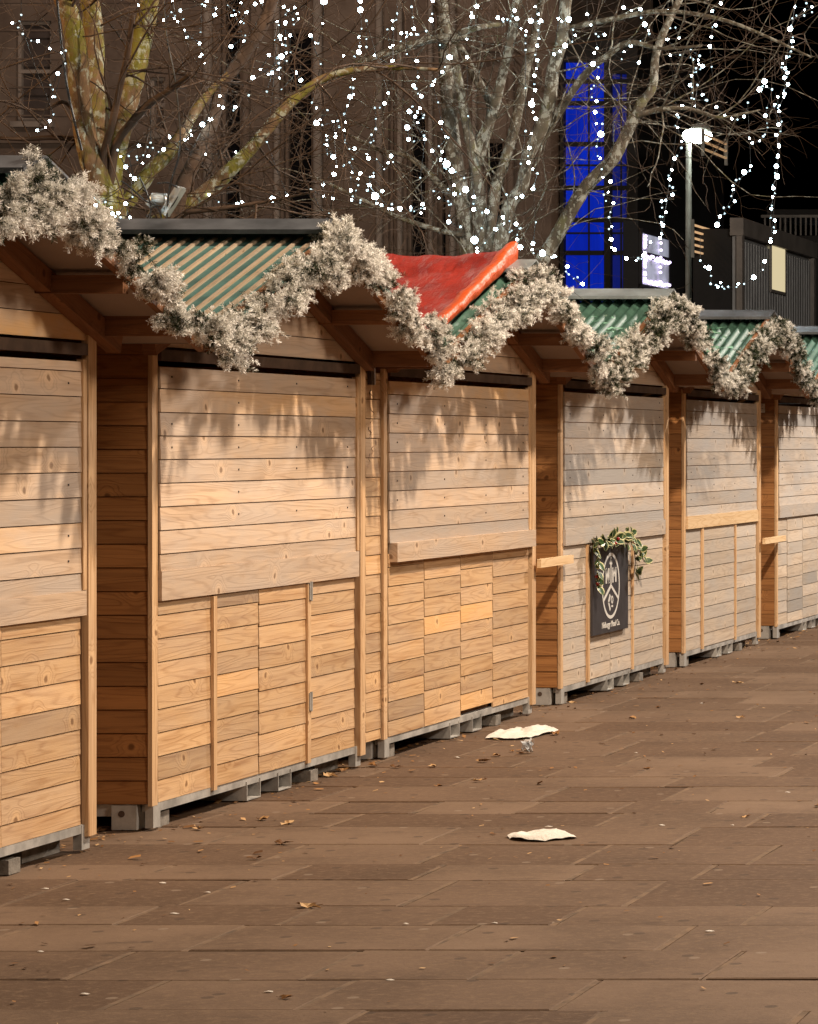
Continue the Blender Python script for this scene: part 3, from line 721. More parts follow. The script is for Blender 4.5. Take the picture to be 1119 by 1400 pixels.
tree('bare_tree', 19.0, T1, M['bark1'], 'bare multi-stemmed tree with yellow-green mossy bark, behind the two nearest stalls', 150, 110, 3, .25, None)
T2 = [([(672, None), (672, 640), (668, 480), (664, 400), (660, 350)], [24, 22, 23, 24, 20], 0),
      ([(650, 410), (642, 349), (634, 281), (621, 214), (613, 134), (609, 80), (606, 20), (600, -50)], [15, 13, 12, 11, 10, 9, 8, 7], .2),
      ([(655, 380), (658, 290), (650, 228), (639, 174), (629, 120), (618, 60)], [9, 8, 7, 6.5, 6, 5], -.3),
      ([(654, 225), (672, 150), (652, 108), (632, 70), (605, 30), (590, -20)], [6, 6.5, 6.5, 6, 5, 4], .5),
      ([(655, 330), (650, 214), (672, 161), (688, 99), (699, 54), (707, 0), (715, -50)], [8, 7, 6.5, 6, 6, 5.5, 5], -.4),
      ([(668, 345), (677, 262), (688, 228), (704, 174), (720, 94), (735, 30), (745, -30)], [9, 8, 7, 7, 6.5, 5, 4], .6),
      ([(672, 400), (684, 335), (697, 281), (714, 255), (722, 214), (741, 174), (752, 134), (757, 94), (768, 54), (774, 0), (780, -50)], [12, 10, 9, 8.5, 8.5, 9, 9, 8.5, 8, 8, 7], -.2),
      ([(695, 425), (735, 365), (760, 325), (798, 260), (838, 217), (862, 172), (878, 140), (893, 118), (898, 71), (918, 22), (945, -30)], [11, 10, 9.5, 9, 9, 8, 7, 6, 5.5, 5, 4], .8),
      ([(870, 158), (900, 150), (940, 148), (985, 160), (1040, 150)], [4.5, 4, 3, 2, 1.2], .3),
      ([(744, 186), (768, 147), (800, 102), (828, 78), (860, 58), (905, 66), (960, 62)], [6, 5.5, 5, 4.5, 4, 2.5, 1.5], -.5),
      ([(770, 40), (840, 25), (910, 15), (1000, 30), (1110, 78)], [4, 3.5, 3, 2.5, 1.2], -.4),
      ([(640, 50), (600, 52), (567, 59), (527, 72), (480, 90), (430, 118), (390, 130)], [5.5, 5.5, 5.5, 5, 4, 3, 2], -.6),
      ([(690, 33), (660, 36), (630, 44)], [3, 4, 5], -.5),
      ([(640, 318), (618, 319), (553, 300), (518, 284), (459, 255), (425, 240)], [4.5, 4, 3.5, 3, 2.5, 1.5], -.5),
      ([(635, 285), (600, 250), (560, 215), (520, 205), (470, 180)], [6, 5, 4, 3, 2], .4)]
tree('bare_tree', 27.0, T2, M['bark2'], 'bare tree with pale lichen-covered limbs, behind the red plastic sheet', 672, 145, 8, .2, None)

# ------------------------------------------------------------------ fairy lights
B = """17,31,s 29,20,s 31,46,s 52,56,m 68,66,s 90,69,s 79,100,m 72,122,s 75,132,s 68,165,s 51,178,s
161,205,s 176,213,s 187,214,s 203,213,s 190,199,m 206,195,s 209,202,s 224,204,m 172,228,m 184,244,l 172,278,m 131,280,m 144,276,s 129,270,s 154,292,m 162,291,m 165,297,s 174,305,m 178,297,s
231,187,m 253,191,s 259,178,m 261,185,m 277,170,l 288,163,l 286,266,s 325,279,m 331,276,s 301,131,s 305,147,m 322,146,m
189,7,s 181,24,s 224,27,m 247,14,s 243,29,s 237,2,m 252,41,s 257,50,s 273,59,s 279,85,s 276,74,s 276,5,s 283,1,m 295,11,s 294,20,m
312,7,s 320,13,s 322,20,s 330,4,s 337,17,m 333,31,s 334,56,m 316,63,m 340,130,s
349,5,m 358,1,m 388,9,s 403,10,s 391,20,s 379,28,m 391,31,l 401,26,s 407,18,s 383,49,m 397,48,m 375,54,s 391,62,s 385,77,l 368,75,m 397,72,s 381,86,s 372,99,m 356,94,s 383,92,s 346,106,l 405,99,m 411,110,m 365,125,s 374,272,x 393,268,m
425,48,m 435,59,s 443,1,x 427,140,s 448,150,s 433,168,l 456,166,s 462,165,s 464,173,s 447,185,s 459,187,m 447,191,s 447,198,s 456,214,l 457,238,l 442,252,m 425,259,s 455,271,s 450,302,s
493,1,l 493,13,x 492,51,m 491,71,l 470,76,s 484,108,m 483,120,s 479,132,l 471,155,s 471,178,s 472,195,s 485,203,m 478,222,s 470,226,s 493,237,m 480,243,s 490,253,s 480,260,m 481,273,s 493,274,s
501,28,s 501,64,s 537,83,m 530,40,s 537,28,s 543,18,s 538,62,s 531,127,s 526,141,m 513,147,s 514,162,s 514,176,s 508,184,s 507,194,s 504,216,m 535,213,m 531,222,s 511,236,s 510,241,s 505,253,m 502,260,s 523,261,m 513,268,x 522,280,s 536,279,s 536,286,s
547,285,l 563,9,s 566,39,m 549,45,m 583,42,s 562,46,s 557,47,s 548,56,s 570,84,l 566,117,m 569,121,s 576,131,m 560,152,l 575,147,m 568,159,m 580,157,s 557,174,l 559,190,m 581,190,m 580,185,s 578,279,m 576,285,s 576,291,s 562,287,s 562,283,s
592,1,m 590,27,l 615,78,l 605,98,m 594,111,s 592,116,s 603,167,l 605,176,s 613,188,s 591,206,m 605,207,s 611,224,x 618,233,l 603,218,m 635,243,s 637,259,x 622,265,m 621,253,s 593,261,s 613,275,s 617,279,s 614,303,l 630,310,s
652,8,l 646,22,l 639,78,m 648,269,m 648,286,m 666,289,l 649,328,x 653,344,m 678,313,m 688,297,m
681,24,m 688,26,s 694,26,s 707,25,m 704,14,m 719,68,s 720,42,s 719,48,s 719,179,s 714,268,m 693,266,s 697,317,s 706,306,m 712,312,s 707,327,s 712,338,l
726,28,l 740,28,m 732,9,s 736,41,s 735,62,m 735,82,m 731,103,m 732,123,m 727,142,x 733,162,m 724,202,m 723,222,m 735,237,s 729,258,m 729,333,m 728,341,s 742,346,x 759,350,m
764,25,s 778,26,l 787,48,s 773,62,l 758,74,s 776,364,m 778,375,s 790,379,s 797,388,m
803,19,m 815,46,s 827,47,m 811,87,l 813,72,s 818,106,s 809,121,s 816,138,m 814,153,m 822,183,x 824,169,s 816,200,s 821,216,s 823,231,s 835,248,m 826,266,s 839,277,s 833,297,s 833,313,s 836,327,m 841,341,m
853,10,m 876,12,m 882,33,l 888,46,s 863,62,m 839,72,s 874,85,m 857,353,m 873,353,s 880,349,m 890,331,s
913,53,m 914,14,m 918,25,s 929,52,s 917,75,s 945,68,s 948,81,s 957,76,s 961,90,m 952,93,s 949,98,s 946,103,s 944,116,m 954,116,s 946,134,s 961,129,s 967,137,s 933,145,m 928,160,s 927,174,s 932,202,s 923,216,m 919,232,s 916,245,m 920,256,s 920,266,m 905,275,s 911,290,s 903,296,s 907,308,m 903,325,m
971,63,m 979,34,m 986,4,m 974,15,s 973,50,s 980,146,m 1001,162,s 1018,159,s 1023,140,s 1027,227,s 1018,235,l 1007,246,s 1003,259,s 1005,275,s 990,284,s 985,296,m 981,307,l
958,356,s 970,366,l 972,388,s 986,386,s 982,392,s 988,392,s 996,392,s 1010,388,s 1018,388,s 1031,379,l 1046,357,m
1039,122,l 1046,111,l 1056,122,s 1047,158,m 1050,174,s 1044,186,s 1029,195,s
1087,9,s 1084,25,s 1081,39,l 1084,56,m 1082,70,s 1076,78,s 1069,92,s 1074,93,m 1077,99,m 1073,106,m 1078,115,m 1073,128,m 1064,132,s 1059,145,s 1066,144,s 1066,152,s 1065,170,m 1062,184,m 1066,200,m 1064,214,m 1062,227,l 1063,241,l 1058,257,m 1057,269,s 1055,285,s 1060,301,m 1060,317,s 1054,330,m 1103,4,s 1100,21,s 1111,9,s"""
SL = ['short string of white fairy lights in front of the sash window', 'white fairy lights wound about the foot of the mossy tree', 'white fairy lights strung on the mossy limbs above the battened roof',
 'white fairy lights beside the upper right stem of the mossy tree', 'few white fairy lights among twigs right of the mossy stems', 'dense bright string of fairy lights over the long mossy limb',
 'fairy lights hanging above the garland peak of the battened-roof stall', 'fairy lights hanging just right of the battened roof\'s garland peak', 'long scattered string of fairy lights left of the red sheet',
 'fairy lights hanging straight above the left end of the red sheet', 'brightest fairy light cluster, along the palest trunk', 'fairy lights falling behind the middle of the red sheet',
 'fairy lights by the rolled orange edge of the red sheet', 'straight string with one very bright bulb, left of the blue windows', 'fairy lights at the left edge of the blue windows',
 'long string of fairy lights hanging in front of the blue windows', 'fairy lights over the dark gap right of the blue windows', 'long winding string of fairy lights just left of the street lamp',
 'sagging string of fairy lights right of the street lamp', 'low loop of fairy lights in front of the grey clad hut', 'short string of fairy lights in the dark sky beside the longest one', 'long vertical string of fairy lights at the far right, against black sky']
DEP_ = [18.3, 18.6, 19.2, 19.4, 20, 20.5, 22, 23, 24, 25.5, 26.2, 26.5, 26.3, 25.8, 26.5, 26.0, 27, 29, 30, 30, 30, 29]
def sphere(r=1, n=10, m=6):
    g = MB()
    for i in range(m):
        a0, a1 = -math.pi/2+math.pi*i/m, -math.pi/2+math.pi*(i+1)/m
        for j in range(n):
            b0, b1 = 2*math.pi*j/n, 2*math.pi*(j+1)/n
            f_ = lambda a, b: (r*math.cos(a)*math.cos(b), r*math.cos(a)*math.sin(b), r*math.sin(a))
            q = [f_(a0, b0), f_(a0, b1), f_(a1, b1), f_(a1, b0)]
            if i == 0: q = [q[0], q[2], q[3]]
            elif i == m-1: q = [q[0], q[1], q[2]]
            g.face(q)
    return g
bulbmesh = sphere().mesh('bulb', M['bulb'], True); dimmesh = sphere(1, 8, 5).mesh('bulb', M['dimbulb'], True)
RS = dict(s=1.5, m=2.1, l=3.0, x=4.2)
for li, line in enumerate(B.split('\n')):
    Y = DEP_[li]; pts = []
    for t in line.split():
        x, y, c = t.split(','); pts.append((float(x), float(y), c))
    rr = random.Random(li)
    W = [(up(x, y, Y+rr.uniform(-.25, .25)), RS[c]*Y/F*rr.uniform(.85, 1.15), c) for x, y, c in pts]
    top = max((w[0] for w in W), key=lambda p: p.z)
    extra = []
    for a, b in zip(W, W[1:]):
        if .12 < (a[0]-b[0]).length < 1.3 and len(W)+len(extra) < 95: extra.append((a[0].lerp(b[0], rr.uniform(.35, .65))+Vector((rr.uniform(-.03, .03), 0, -.02)), 1.15*Y/F, 's'))
    W += extra
    r = thing('fairy_light_string', tuple(top), SL[li], 'fairy lights', 'strings of white fairy lights in the trees')
    order = []; rest = [w[0] for w in W]; cur = top
    while rest:
        nx = min(rest, key=lambda p: (p-cur).length); rest.remove(nx); order.append(nx); cur = nx
    g = MB(); path = []
    for p, q in zip(order, order[1:]):
        if (q-p).length > 1.3:
            if len(path) > 1: g.tube(path, .0028, 4)
            path = []
            continue
        if not path: path = [p-top]
        path += [p.lerp(q, .5)-top+Vector((0, 0, -.03*(q-p).length)), q-top]
    if len(path) > 1: g.tube(path, .0028, 4)
    g.tube([top-top+Vector((0, 0, .25)), Vector((0, 0, 0))], .0028, 4)
    g.build('wire', M['cable'], r)
    for p, rad, c in W:
        o = link('bulb', dimmesh if c == 's' and rr.random() < .6 else bulbmesh, r, tuple(p-top)); o.scale = (rad,)*3

# ------------------------------------------------------------------ flood light fixed in the fork of the mossy tree, and a cable
p0 = up(236, 275, 18.7)
r = thing('flood_light', tuple(p0), 'silver flood light with black cables fixed in the fork of the mossy tree', 'flood light')
g = MB(); A = (up(245, 255, 18.7)-up(222, 292, 18.7)).normalized()
g.beam(-A*.10, A*.10, .05, .06, upv=EY); g.beam(-A*.10+EX*.03-EY*.035, A*.10+EX*.03-EY*.035, .015, .06, upv=EY); g.build('housing', M['silver'], r)
g = MB(); g.tube([up(202, 280, 18.7)-p0, up(212, 272, 18.7)-p0, up(225, 273, 18.7)-p0, up(231, 280, 18.7)-p0], [.02, .045, .045, .02], 10); g.build('reflector', M['silver'], r, True)
g = MB()
for pts in ([(166, 247), (184, 261), (200, 275), (220, 282)], [(205, 300), (207, 285), (216, 284), (221, 300), (219, 306)], [(226, 290), (236, 280), (243, 268)], [(190, 240), (200, 262), (206, 285), (196, 306)], [(215, 250), (230, 250), (242, 256)], [(228, 300), (232, 255), (246, 205), (244, 150), (238, 100), (228, 50), (224, 0)]):
    g.tube(catmull([up(x, y, 18.65)-p0 for x, y in pts], 5), .006, 5)
g.build('cable', M['cable'], r)
g = MB(); q0 = up(77, -10, 18.4); g.tube(catmull([up(x, y, 18.4)-q0 for x, y in ((77, -10), (84, 60), (92, 120), (104, 175), (112, 205))], 6), .008, 5)
o = g.build('hanging_cable', M['cable']); o.location = q0; tag(o, 'black cable hanging slack beside the leftmost mossy stem', 'cable')

# ------------------------------------------------------------------ buildings behind
M['stone'] = plain('town_house_stone', (.25, .185, .145), .25, 1.3, .9, col2=(.15, .105, .08))
M['stonepale'] = plain('pale_stone_trim', (.42, .35, .30), .2, 2, .9)
M['darkglass'] = plain('dark_window_glass', (.012, .011, .012), .2, 2, .12, 0, .5)
M['panel'] = plain('blind_behind_glass', (.12, .095, .085), .15, 3, .3)
M['blue'] = None
def px(x, Y): return (x-UX)*Y/F
def pz(y, Y): return ZC-(y-VY)*Y/F
def town_house():
    Y = 64.0; x0, x1 = px(-120, Y), px(764, Y); zt = 17.0
    r = thing('town_house', ((x0+x1)/2, Y, 0), 'brown stone town house with sash windows and columns, behind the trees', 'building')
    cx = (x0+x1)/2
    # openings: (left px, right px, top px, bottom px, kind)
    OPS = [(22, 70, 28, 165, 'sash'), (204, 226, 105, 180, 'sash'), (302, 330, -140, 420, 'slot'), (388, 428, 40, 420, 'slot'), (531, 541, 90, 420, 'slot'), (556, 584, 150, 420, 'slot'), (598, 612, 180, 420, 'slot'), (660, 690, 190, 420, 'slot')]
    g = MB(); xs = sorted([x0]+[px(v, Y) for o in OPS for v in o[:2]]+[x1])
    n = len(OPS); edges = [x0]
    for o in OPS:
        a, b, t, bt = px(o[0], Y), px(o[1], Y), pz(o[2], Y), pz(o[3], Y)
        g.box(edges[-1]-cx, a-cx, 0, .6, 0, zt)                       # pier
        g.box(a-cx, b-cx, 0, .6, t, zt); 
        if bt > .05: g.box(a-cx, b-cx, 0, .6, 0, bt)
        edges.append(b)
    g.box(edges[-1]-cx, x1-cx, 0, .6, 0, zt)
    g.box(x0-cx, x1-cx, .6, 8, 0, zt+.01)
    # stone courses on the left part
    for z in np.arange(8.3, zt, .62): g.box(x0-cx+.02, px(300, Y)-cx, -.02, -.002, z, z+.035)
    g.build('wall', M['stone'], r)
    for (a, b, t, bt, kind) in OPS:
        A, Bx, T, Bt = px(a, Y)-cx, px(b, Y)-cx, pz(t, Y), max(.05, pz(bt, Y))
        f = MB(); w = .07
        f.box(A, A+w, .1, .2, Bt, T); f.box(Bx-w, Bx, .1, .2, Bt, T); f.box(A+w, Bx-w, .1, .2, T-w, T); f.box(A+w, Bx-w, .1, .2, Bt, Bt+w)
        if kind == 'sash': f.box(A+w, Bx-w, .1, .18, (T+Bt)/2-.04, (T+Bt)/2+.04); f.box(A-.08, Bx+.08, -.12, -.005, Bt-.14, Bt-.02)
        wo = f.build('window', M['stonepale'] if kind == 'sash' else M['stone'], r)
        q = MB(); q.box(A+w*.5, Bx-w*.5, .21, .25, Bt+.02, T-.02); q.build('pane', M['panel'] if kind == 'sash' else M['darkglass'], wo)
    for c, wd in ((286, 12), (338, 10), (380, 8), (436, 12), (520, 9), (548, 7), (590, 6), (620, 8), (650, 6), (700, 10)):
        q = MB(); X = px(c, Y)-cx; q.tube([(X, -.06, 0), (X, -.06, pz(-60, Y))], wd*.5*Y/F, 16); q.build('column', M['stonepale'] if c not in (338, 700) else M['stone'], r, True)
    for rr_ in (1.0, .82, .64):                                        # archivolt over the doorway
        q = MB(); X = px(676, Y)-cx; Z = pz(120, Y)
        q.tube([(X+rr_*math.cos(a), -.1, Z+rr_*math.sin(a)) for a in np.linspace(0, math.pi, 20)], .05, 8); q.build('arch_moulding', M['stone'], r, True)
    q = MB(); q.box(x0-cx, x1-cx, -.25, -.07, pz(-70, Y), pz(-95, Y)); q.build('cornice', M['stonepale'], r)
    q = MB(); q.box(x0-cx, px(300, Y)-cx, -.12, -.025, pz(196, Y), pz(190, Y)); q.build('string_course', M['stone'], r)
town_house()

def blue_tower():
    Y = 63.2
    m, nt, b = newmat('blue_lit_glass')
    co = nd(nt, 'ShaderNodeTexCoord').outputs['Object']
    n = noise(nt, co, (1.6, 1, .45), 4, .6); n2 = noise(nt, co, (6, 1, .3), 3, .6, (3, 0, 0))
    b.inputs['Base Color'].default_value = (.01, .015, .05, 1); b.inputs['Roughness'].default_value = .2
    nt.links.new(mix(nt, ramp(nt, n, .3, .72), (.0, .012, .36), (.0, .022, .50)), b.inputs['Emission Color'])
    nt.links.new(math_(nt, 'ADD', math_(nt, 'MULTIPLY', n2, .9), .45), b.inputs['Emission Strength'])
    m2 = glow('dim_blue_glass', (.0, .006, .13), .8)
    x0, x1 = px(766, Y), px(872, Y); cx = (x0+x1)/2
    r = thing('glass_tower', (cx, Y, 0), 'dark building with tall strip windows lit deep blue', 'building')
    g = MB(); D = M['darkglass']
    a, b_, c, d = px(771, Y)-cx, px(826, Y)-cx, px(835, Y)-cx, px(857, Y)-cx
    zt, z2 = pz(84, Y), pz(100, Y); top = zt+.5
    dk = plain('dark_cladding', (.012, .010, .009), .2, 2, .7)
    g.box(x0-cx, a, 0, .5, 0, top); g.box(b_, c, 0, .5, 0, top); g.box(d, x1-cx, 0, .5, 0, top); g.box(a, b_, 0, .5, zt, top); g.box(c, d, 0, .5, z2, top); g.box(x0-cx, x1-cx, .5, 8, 0, top+.01)
    g.build('wall', dk, r)
    for (p, q, z, mt) in ((a, b_, zt, m), (c, d, z2, m2)):
        f = MB(); f.box(p, q, .18, .26, .05, z)
        w = MB()
        for zz in (pz(110, Y), pz(140, Y), pz(196, Y), pz(256, Y), pz(300, Y), pz(345, Y)): w.box(p, q, .1, .17, zz-.05, zz+.05)
        w.box(p+(q-p)*.6-.02, p+(q-p)*.6+.02, .09, .099, .05, z)
        for zz in (pz(225, Y), pz(318, Y)): w.box(p, q, .1, .16, zz-.02, zz+.02)
        wo = w.build('window', dk, r); f.build('pane', mt, wo)
blue_tower()

def hut():
    X0, Y0, Y1 = -13.0, yf(1010, -13.0), yf(1108, -13.0)
    r = thing('clad_hut', (X0, Y0, 0), 'grey ribbed metal hut with a narrow lit window, far right', 'building')
    zt = pz(298, Y0); L = Y1-Y0
    gm = plain('grey_ribbed_cladding', (.36, .37, .38), .2, 1.2, .6); gt = plain('hut_trim', (.26, .235, .215), .2, 2, .7)
    g = MB(); g.box(-.12, -.02, 0.02, L, 0, zt-.35); y = .1
    while y < L-.1: g.box(-.018, .02, y, y+.14, 0, zt-.42); y += .24
    g.build('wall', gm, r); g = MB(); g.box(-.9, -.125, .1, L, 0, zt-.2); g.build('rear_wall', plain('hut_rear', (.015, .014, .014), .2, 2, .7), r)
    g = MB(); g.box(-.14, .12, -.1, L+.2, zt-.34, zt); g.box(-.015, .1, -.1, .08, 0, zt-.345); g.box(-.015, .1, L-.05, L+.15, 0, zt-.345); g.build('roof', gt, r)
    w = MB(); ya, yb = yf(1052, X0)-Y0, yf(1071, X0)-Y0; za, zb = pz(395, Y0+ya), pz(335, Y0+ya)
    w.box(.022, .06, ya-.05, ya, za, zb); w.box(.022, .06, yb, yb+.05, za, zb); w.box(.022, .06, ya-.05, yb+.05, zb+.002, zb+.06); w.box(.022, .06, ya-.05, yb+.05, za-.06, za-.002); wo = w.build('window', gt, r)
    q = MB(); q.box(.022, .045, ya, yb, za, zb); q.build('pane', glow('lit_window', (1.0, .85, .52), .62), wo)
    # roof terrace rail of the building beyond
    Y = Y1+6
    r2 = thing('terrace_building', (px(1100, Y), Y, 0), 'low dark building with a railed roof terrace behind the grey hut', 'building')
    bx = px(1100, Y); dk = plain('terrace_wall', (.03, .026, .024), .2, 1, .8)
    g = MB(); g.box(px(1040, Y)-bx, px(1260, Y)-bx, 0, 6, 0, pz(322, Y)); g.build('wall', dk, r2)
    g = MB()
    for x in range(1044, 1250, 7): g.box(px(x, Y)-bx, px(x+2.2, Y)-bx, .1, .14, pz(321, Y), pz(297, Y))
    g.box(px(1040, Y)-bx, px(1260, Y)-bx, .08, .16, pz(297, Y)+.002, pz(293, Y)); g.build('railing', gt, r2)
    g = MB(); g.box(px(1030, Y)-bx, px(1260, Y)-bx, 1.5, 5, pz(286, Y), pz(279, Y)); g.build('canopy_roof', dk, r2)
    for k in (1046, 1160): 
        g = MB(); g.box(px(k, Y)-bx, px(k+5, Y)-bx, 2, 2.2, pz(322, Y)+.002, pz(286, Y)-.002); g.build('canopy_post', dk, r2)
    g = MB(); g.box(px(1060, Y)-bx, px(1118, Y)-bx, 5.6, 5.7, pz(320, Y), pz(296, Y)); g.build('lit_window', glow('terrace_glow', (.8, .85, 1), .35), r2)
hut()

def booth():
    Y = 50.0; X0 = px(880, Y); L = 3.6
    r = thing('shop_booth', (X0, Y, 0), 'dark booth with a pale lit window edged with violet lights', 'booth')
    dk = plain('booth_cladding', (.012, .012, .014), .2, 2, .7)
    zt, zb = pz(318, Y), pz(388, Y)
    a, b = 0, yf(917, -X0)-Y if False else F*(-X0)/(UX-917)-Y
    g = MB(); g.box(-.32, -.06, -.1, b+1.2, 0, pz(302, Y)); g.build('wall', dk, r)
    w = MB(); w.box(-.058, -.01, -.08, -.0, zb, zt); w.box(-.058, -.01, b, b+.08, zb, zt); w.box(-.058, -.01, 0, b, zb-.08, zb); w.box(-.058, -.01, 0, b, zt, zt+.08); w.box(-.058, -.01, 0, b, pz(347, Y)-.05, pz(347, Y)+.05)
    wo = w.build('window', dk, r)
    m, nt, bb = newmat('booth_window_glow'); co = nd(nt, 'ShaderNodeTexCoord').outputs['Object']
    nt.links.new(mix(nt, ramp(nt, noise(nt, co, (2, 2.4, 2.4), 3), .35, .7), (.10, .12, .19), (.30, .34, .46)), bb.inputs['Emission Color']); bb.inputs['Emission Strength'].default_value = .8
    q = MB(); q.box(-.055, -.03, .001, b-.001, zb+.001, zt-.001); q.build('pane', m, wo)
    bm = sphere(.028, 6, 4).mesh('window_bulb', M['purplebulb'], True)
    pts = [(0.1, z) for z in np.linspace(zb+.05, zt-.03, 15)]+[(y, zb+.05) for y in np.linspace(.2, b-.1, 12)]+[(y, pz(350, Y)) for y in np.linspace(.1, b-.1, 16)]+[(b*.62, z) for z in np.linspace(zb+.1, zb+.8, 6)]
    for y, z in pts: link('window_bulb', bm, wo, (.01, y+rnd(-.03, .03), z+rnd(-.03, .03)))
booth()

def street_lamp():
    Y = 58.0; X = px(942, Y); zt = pz(190, Y)
    r = thing('street_lamp', (X, Y, 0), 'tall street lamp with a glaring white head, above the far stalls', 'street lamp')
    g = MB(); g.tube([(0, 0, 0), (0, 0, 1.2), (0, 0, 1.25), (0, 0, zt)], [.12, .11, .08, .055], 12); g.build('pole', M['lampmetal'], r, True)
    g = MB(); g.tube([(0, 0, zt-.02), (.03, 0, zt+.14), (.2, 0, zt+.22), (.42, 0, zt+.2)], [.06, .07, .12, .08], 12); g.build('lantern', M['lampmetal'], r, True)
    g = sphere(1, 16, 8); g.V = [(x*.3+.17, y*.19, z*.16+zt+.07) for x, y, z in g.V]; g.build('lens', glow('lamp_lens', (.93, 1.0, .86), 26), r, True)
street_lamp()

for (x0, y0, x1, y1, nb, dy, lb) in ((948, 307, 995, 327, 5, 9, 'slatted frame of glowing amber bars low beside the lamp post'), (962, 183, 993, 203, 3, 10, 'slatted frame of dim amber bars beside the street lamp head')):
    Y = 56.0; X0 = px(x0, Y)
    r = thing('light_frame', (X0, Y, pz(y0, Y)), lb, 'light frame', 'glowing slatted frames by the lamp')
    Y2 = F*(-X0)/(UX-x1); gm = glow('amber_bar', (1.0, .62, .32), .55 if nb == 5 else .3)
    L = Y2-Y
    for i in range(nb):
        b = MB(); z = -i*dy*Y/F; b.box(-.02, .02, 0, L, z-.017, z+.017); b.build('bar', gm, r)
    b = MB(); H = nb*dy*Y/F
    for y in (-.05, L): b.box(-.03, .03, y, y+.05, -H, .1)
    b.build('frame', M['lampmetal'], r)

# ------------------------------------------------------------------ litter on the paving
def napkin(pts, label, seedv, h):
    rr = random.Random(seedv)
    P = [gnd(x, y) for x, y in pts]; c = sum(P, Vector())/len(P)
    cx, cy = c.x, c.y
    bm = MB(); n = 44; k = 12; ring = catmull([p-c for p in P]+[P[0]-c], max(2, n//len(P)))
    rows = []
    for i in range(k+1):
        t = 1-i/k; row = []
        for j, q in enumerate(ring):
            nz = mnoise.noise(Vector((q.x*t*9+seedv, q.y*t*5, seedv*3.1))); z = .006+h*(.35+.65*abs(nz)*2)*(1-t**6*.7)+.012*mnoise.noise(Vector((q.x*t*30, q.y*t*14, seedv)))
            row.append((q.x*t, q.y*t, max(.004, z)))
        rows.append(row)
    bm.grid(rows); o = bm.build('paper_napkin', M['paper'], None, True); o.location = c
    tag(o, label, 'napkin', 'crumpled white napkins on the paving')
napkin([(664, 1011), (676, 1003), (700, 1003), (706, 998), (730, 1000), (752, 996), (764, 1001), (742, 1006), (720, 1011), (690, 1012)], 'crumpled cream napkin nearer the stalls', 2, .03)
napkin([(694, 1146), (705, 1141), (730, 1140), (757, 1137), (770, 1141), (790, 1147), (760, 1150), (740, 1152), (705, 1150)], 'crumpled white napkin alone in the middle of the paving', 5, .022)
p = gnd(722, 1030); g = MB()
for i in range(14):
    a = [Vector((rnd(-.04, .04), rnd(-.04, .04), rnd(.0, .09))) for _ in range(3)]; g.face(a)
o = g.build('plastic_scrap', plain('clear_plastic', (.62, .64, .66), .1, 20, .15, 0, .6)); o.location = p; tag(o, 'crushed clear plastic scrap below the cream napkin', 'litter')
def scrapmesh(seedv):
    rr = random.Random(seedv); m = MB(); n = 7
    ring = [Vector((math.cos(2*math.pi*j/n)*.028*rr.uniform(.6, 1.2), math.sin(2*math.pi*j/n)*.014*rr.uniform(.6, 1.2), rr.uniform(.002, .008))) for j in range(n)]
    for j in range(n): m.face([Vector((0, 0, .01)), ring[j], ring[(j+1) % n]])
    return m.mesh('paper_scrap', M['paper'])
SM = [scrapmesh(s) for s in range(3)]
for i, (x, y) in enumerate([(625, 1036), (870, 1030), (960, 962), (1077, 1084), (1002, 1129), (905, 1129), (750, 1131), (284, 1221), (222, 1208), (90, 1231), (62, 1216), (55, 1302), (116, 1360), (368, 1357), (533, 1341), (555, 1264), (677, 1263), (970, 1274), (238, 1250)]):
    o = link('paper_scrap', SM[i % 3], None, gnd(x, y), (0, 0, rnd(-.3, .3))); o.scale = (rnd(.35, .7),)*2+(.6,)
    tag(o, 'tiny pale scrap of paper trodden flat on the paving', 'litter', 'tiny paper scraps on the paving')
def leafmesh(seedv):
    rr = random.Random(seedv); m = MB(); t = rr.uniform(0, 1)
    out = []
    for j in range(11):
        a = 2*math.pi*j/11; q = (.045 if j % 2 == 0 else .024)*rr.uniform(.7, 1.2)
        out.append(Vector((math.cos(a)*q*1.3, math.sin(a)*q*.8, rr.uniform(.003, .028))))
    for j in range(11): m.face([Vector((0, 0, .008)), out[j], out[(j+1) % 11]], tone=min(1, max(0, t+rr.uniform(-.12, .12))))
    m.tube([(0, 0, .008), (.03, .02, .012), (.06, .02, .018)], .0015, 4, tone=.2)
    return m.mesh('fallen_leaf', M['leaf'])
LM = [leafmesh(s) for s in range(7)]
LP = [(655, 1069), (385, 1155), (592, 1049), (510, 1048), (640, 1000), (866, 983), (360, 1122), (395, 1128), (900, 968), (1012, 982), (700, 1028), (712, 1031), (680, 1034), (660, 1042), (272, 1135), (350, 1175), (420, 1242), (392, 1366), (520, 1035), (1119, 1103), (1020, 1118), (505, 1032), (540, 1050), (450, 1062), (470, 1055), (600, 1076), (870, 905), (980, 890), (850, 935), (810, 950), (780, 962), (760, 1005), (885, 1052), (640, 985), (935, 905), (1010, 935)]
for i, (x, y) in enumerate(LP):
    o = link('fallen_leaf', LM[i % 7], None, gnd(x, y), (rnd(-.1, .1), rnd(-.1, .1), rnd(0, 6.28))); o.scale = (rnd(.45, .95),)*3
    tag(o, 'dry curled brown leaf fallen on the paving', 'leaf', 'fallen leaves on the paving')
g = MB()
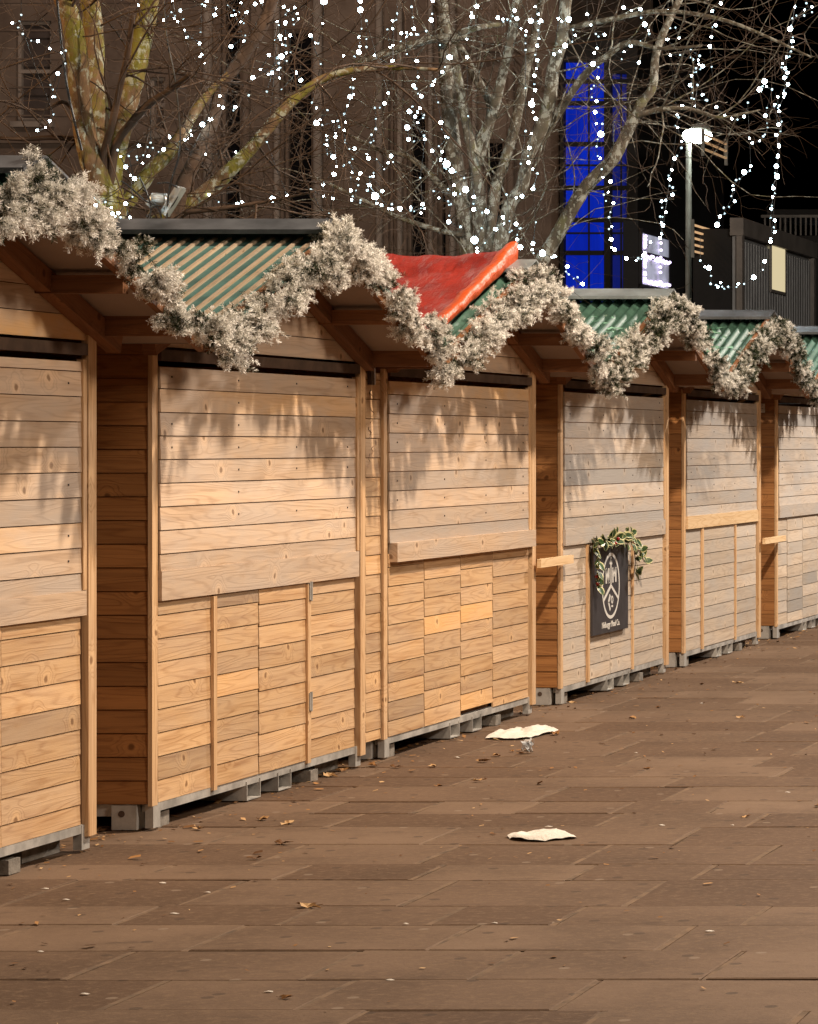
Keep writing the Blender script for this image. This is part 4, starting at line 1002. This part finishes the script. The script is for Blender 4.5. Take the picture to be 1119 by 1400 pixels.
for i in range(2600):                                                 # crumbs and leaf fragments swept along the foot of the stalls
    y = rnd(9.5, 30); x = XF+abs(random.gauss(0, .22))*1.0-.25 if random.random() < .72 else XF+abs(random.gauss(0, 1.6))
    if random.random() < .10: x = rnd(-5.5, -.5); y = rnd(8, 22)
    s = rnd(.003, .012) if random.random() < .9 else rnd(.012, .026)
    a = rnd(0, 6.28); d = Vector((math.cos(a), math.sin(a), rnd(-.1, .3))); e = Vector((-math.sin(a), math.cos(a), rnd(-.1, .4)))
    c = Vector((x, y, .004+s*.2)); g.face([c-d*s-e*s*.5, c+d*s-e*s*.4, c+d*s*.8+e*s*.6, c-d*s*.7+e*s*.5], tone=random.choice((rnd(0, .35), rnd(0, .35), rnd(.5, 1))))
tag(g.build('leaf_litter', M['leaf']), 'brown crumbs of leaf litter gathered along the foot of the stalls', 'leaf litter', kind='stuff')

# ------------------------------------------------------------------ light
sc = bpy.context.scene
w = bpy.data.worlds.new('World'); sc.world = w; w.use_nodes = True; nt = w.node_tree
sky = nt.nodes.new('ShaderNodeTexSky'); sky.sky_type = 'NISHITA'; sky.sun_disc = False; sky.sun_elevation = math.radians(-9); sky.sun_rotation = math.radians(200)
nt.links.new(sky.outputs[0], nt.nodes['Background'].inputs[0]); nt.nodes['Background'].inputs[1].default_value = .05
def lamp(name, loc, power, col, r, typ='POINT', aim=None, size=None, blend=.6):
    l = bpy.data.lights.new(name, typ); l.energy = power; l.color = col; l.shadow_soft_size = r
    o = bpy.data.objects.new(name, l); C.objects.link(o); o.location = loc
    if aim is not None:
        o.rotation_euler = (Vector(aim)-Vector(loc)).to_track_quat('-Z', 'Y').to_euler()
        l.spot_size = math.radians(size); l.spot_blend = blend
    return o
lamp('street_and_fill_light', (-.6, 15.5, 9.4), 5600, (1, .815, .625), .2)
lamp('street_and_fill_light', (6.2, 9.2, 7.6), 3500, (1, .82, .65), .9)  # unseen soft fill, added to lift the shadowed parts of the stall fronts
lamp('street_and_fill_light', (2.5, -6.0, 8.0), 800, (1, .74, .52), .3)  # weak fill added behind the camera for the end walls facing it
lamp('street_and_fill_light', (-.3, 29.0, 8.5), 6200, (1, .90, .79), .2)  # unseen lamp added to brighten the far, greyed stalls
lamp('street_and_fill_light', (-13.2, 16.5, 5.0), 1100, (1, .58, .25), .15)
lamp('street_and_fill_light', (-26.0, 52.0, 19.0), 2000, (1, .76, .60), .3)  # unseen lamp added above the view to light the town house front

# ------------------------------------------------------------------ camera: a level lens shifted to the left of its axis
cam = bpy.data.cameras.new('Camera'); co = bpy.data.objects.new('Camera', cam); C.objects.link(co)
co.location = (0, 0, ZC); co.rotation_euler = (math.radians(90), 0, 0)
cam.sensor_fit = 'HORIZONTAL'; cam.sensor_width = 36; cam.lens = F/1119*36
cam.shift_x = -(UX-559.5)/1119; cam.shift_y = -(700-VY)/1119
cam.clip_start = .1; cam.clip_end = 2000
sc.camera = co
sc.view_settings.view_transform = 'Standard'; sc.view_settings.look = 'None'; sc.view_settings.exposure = 0; sc.view_settings.gamma = 1
sc.cycles.use_denoising = True; sc.cycles.sample_clamp_indirect = 3; sc.cycles.max_bounces = 6
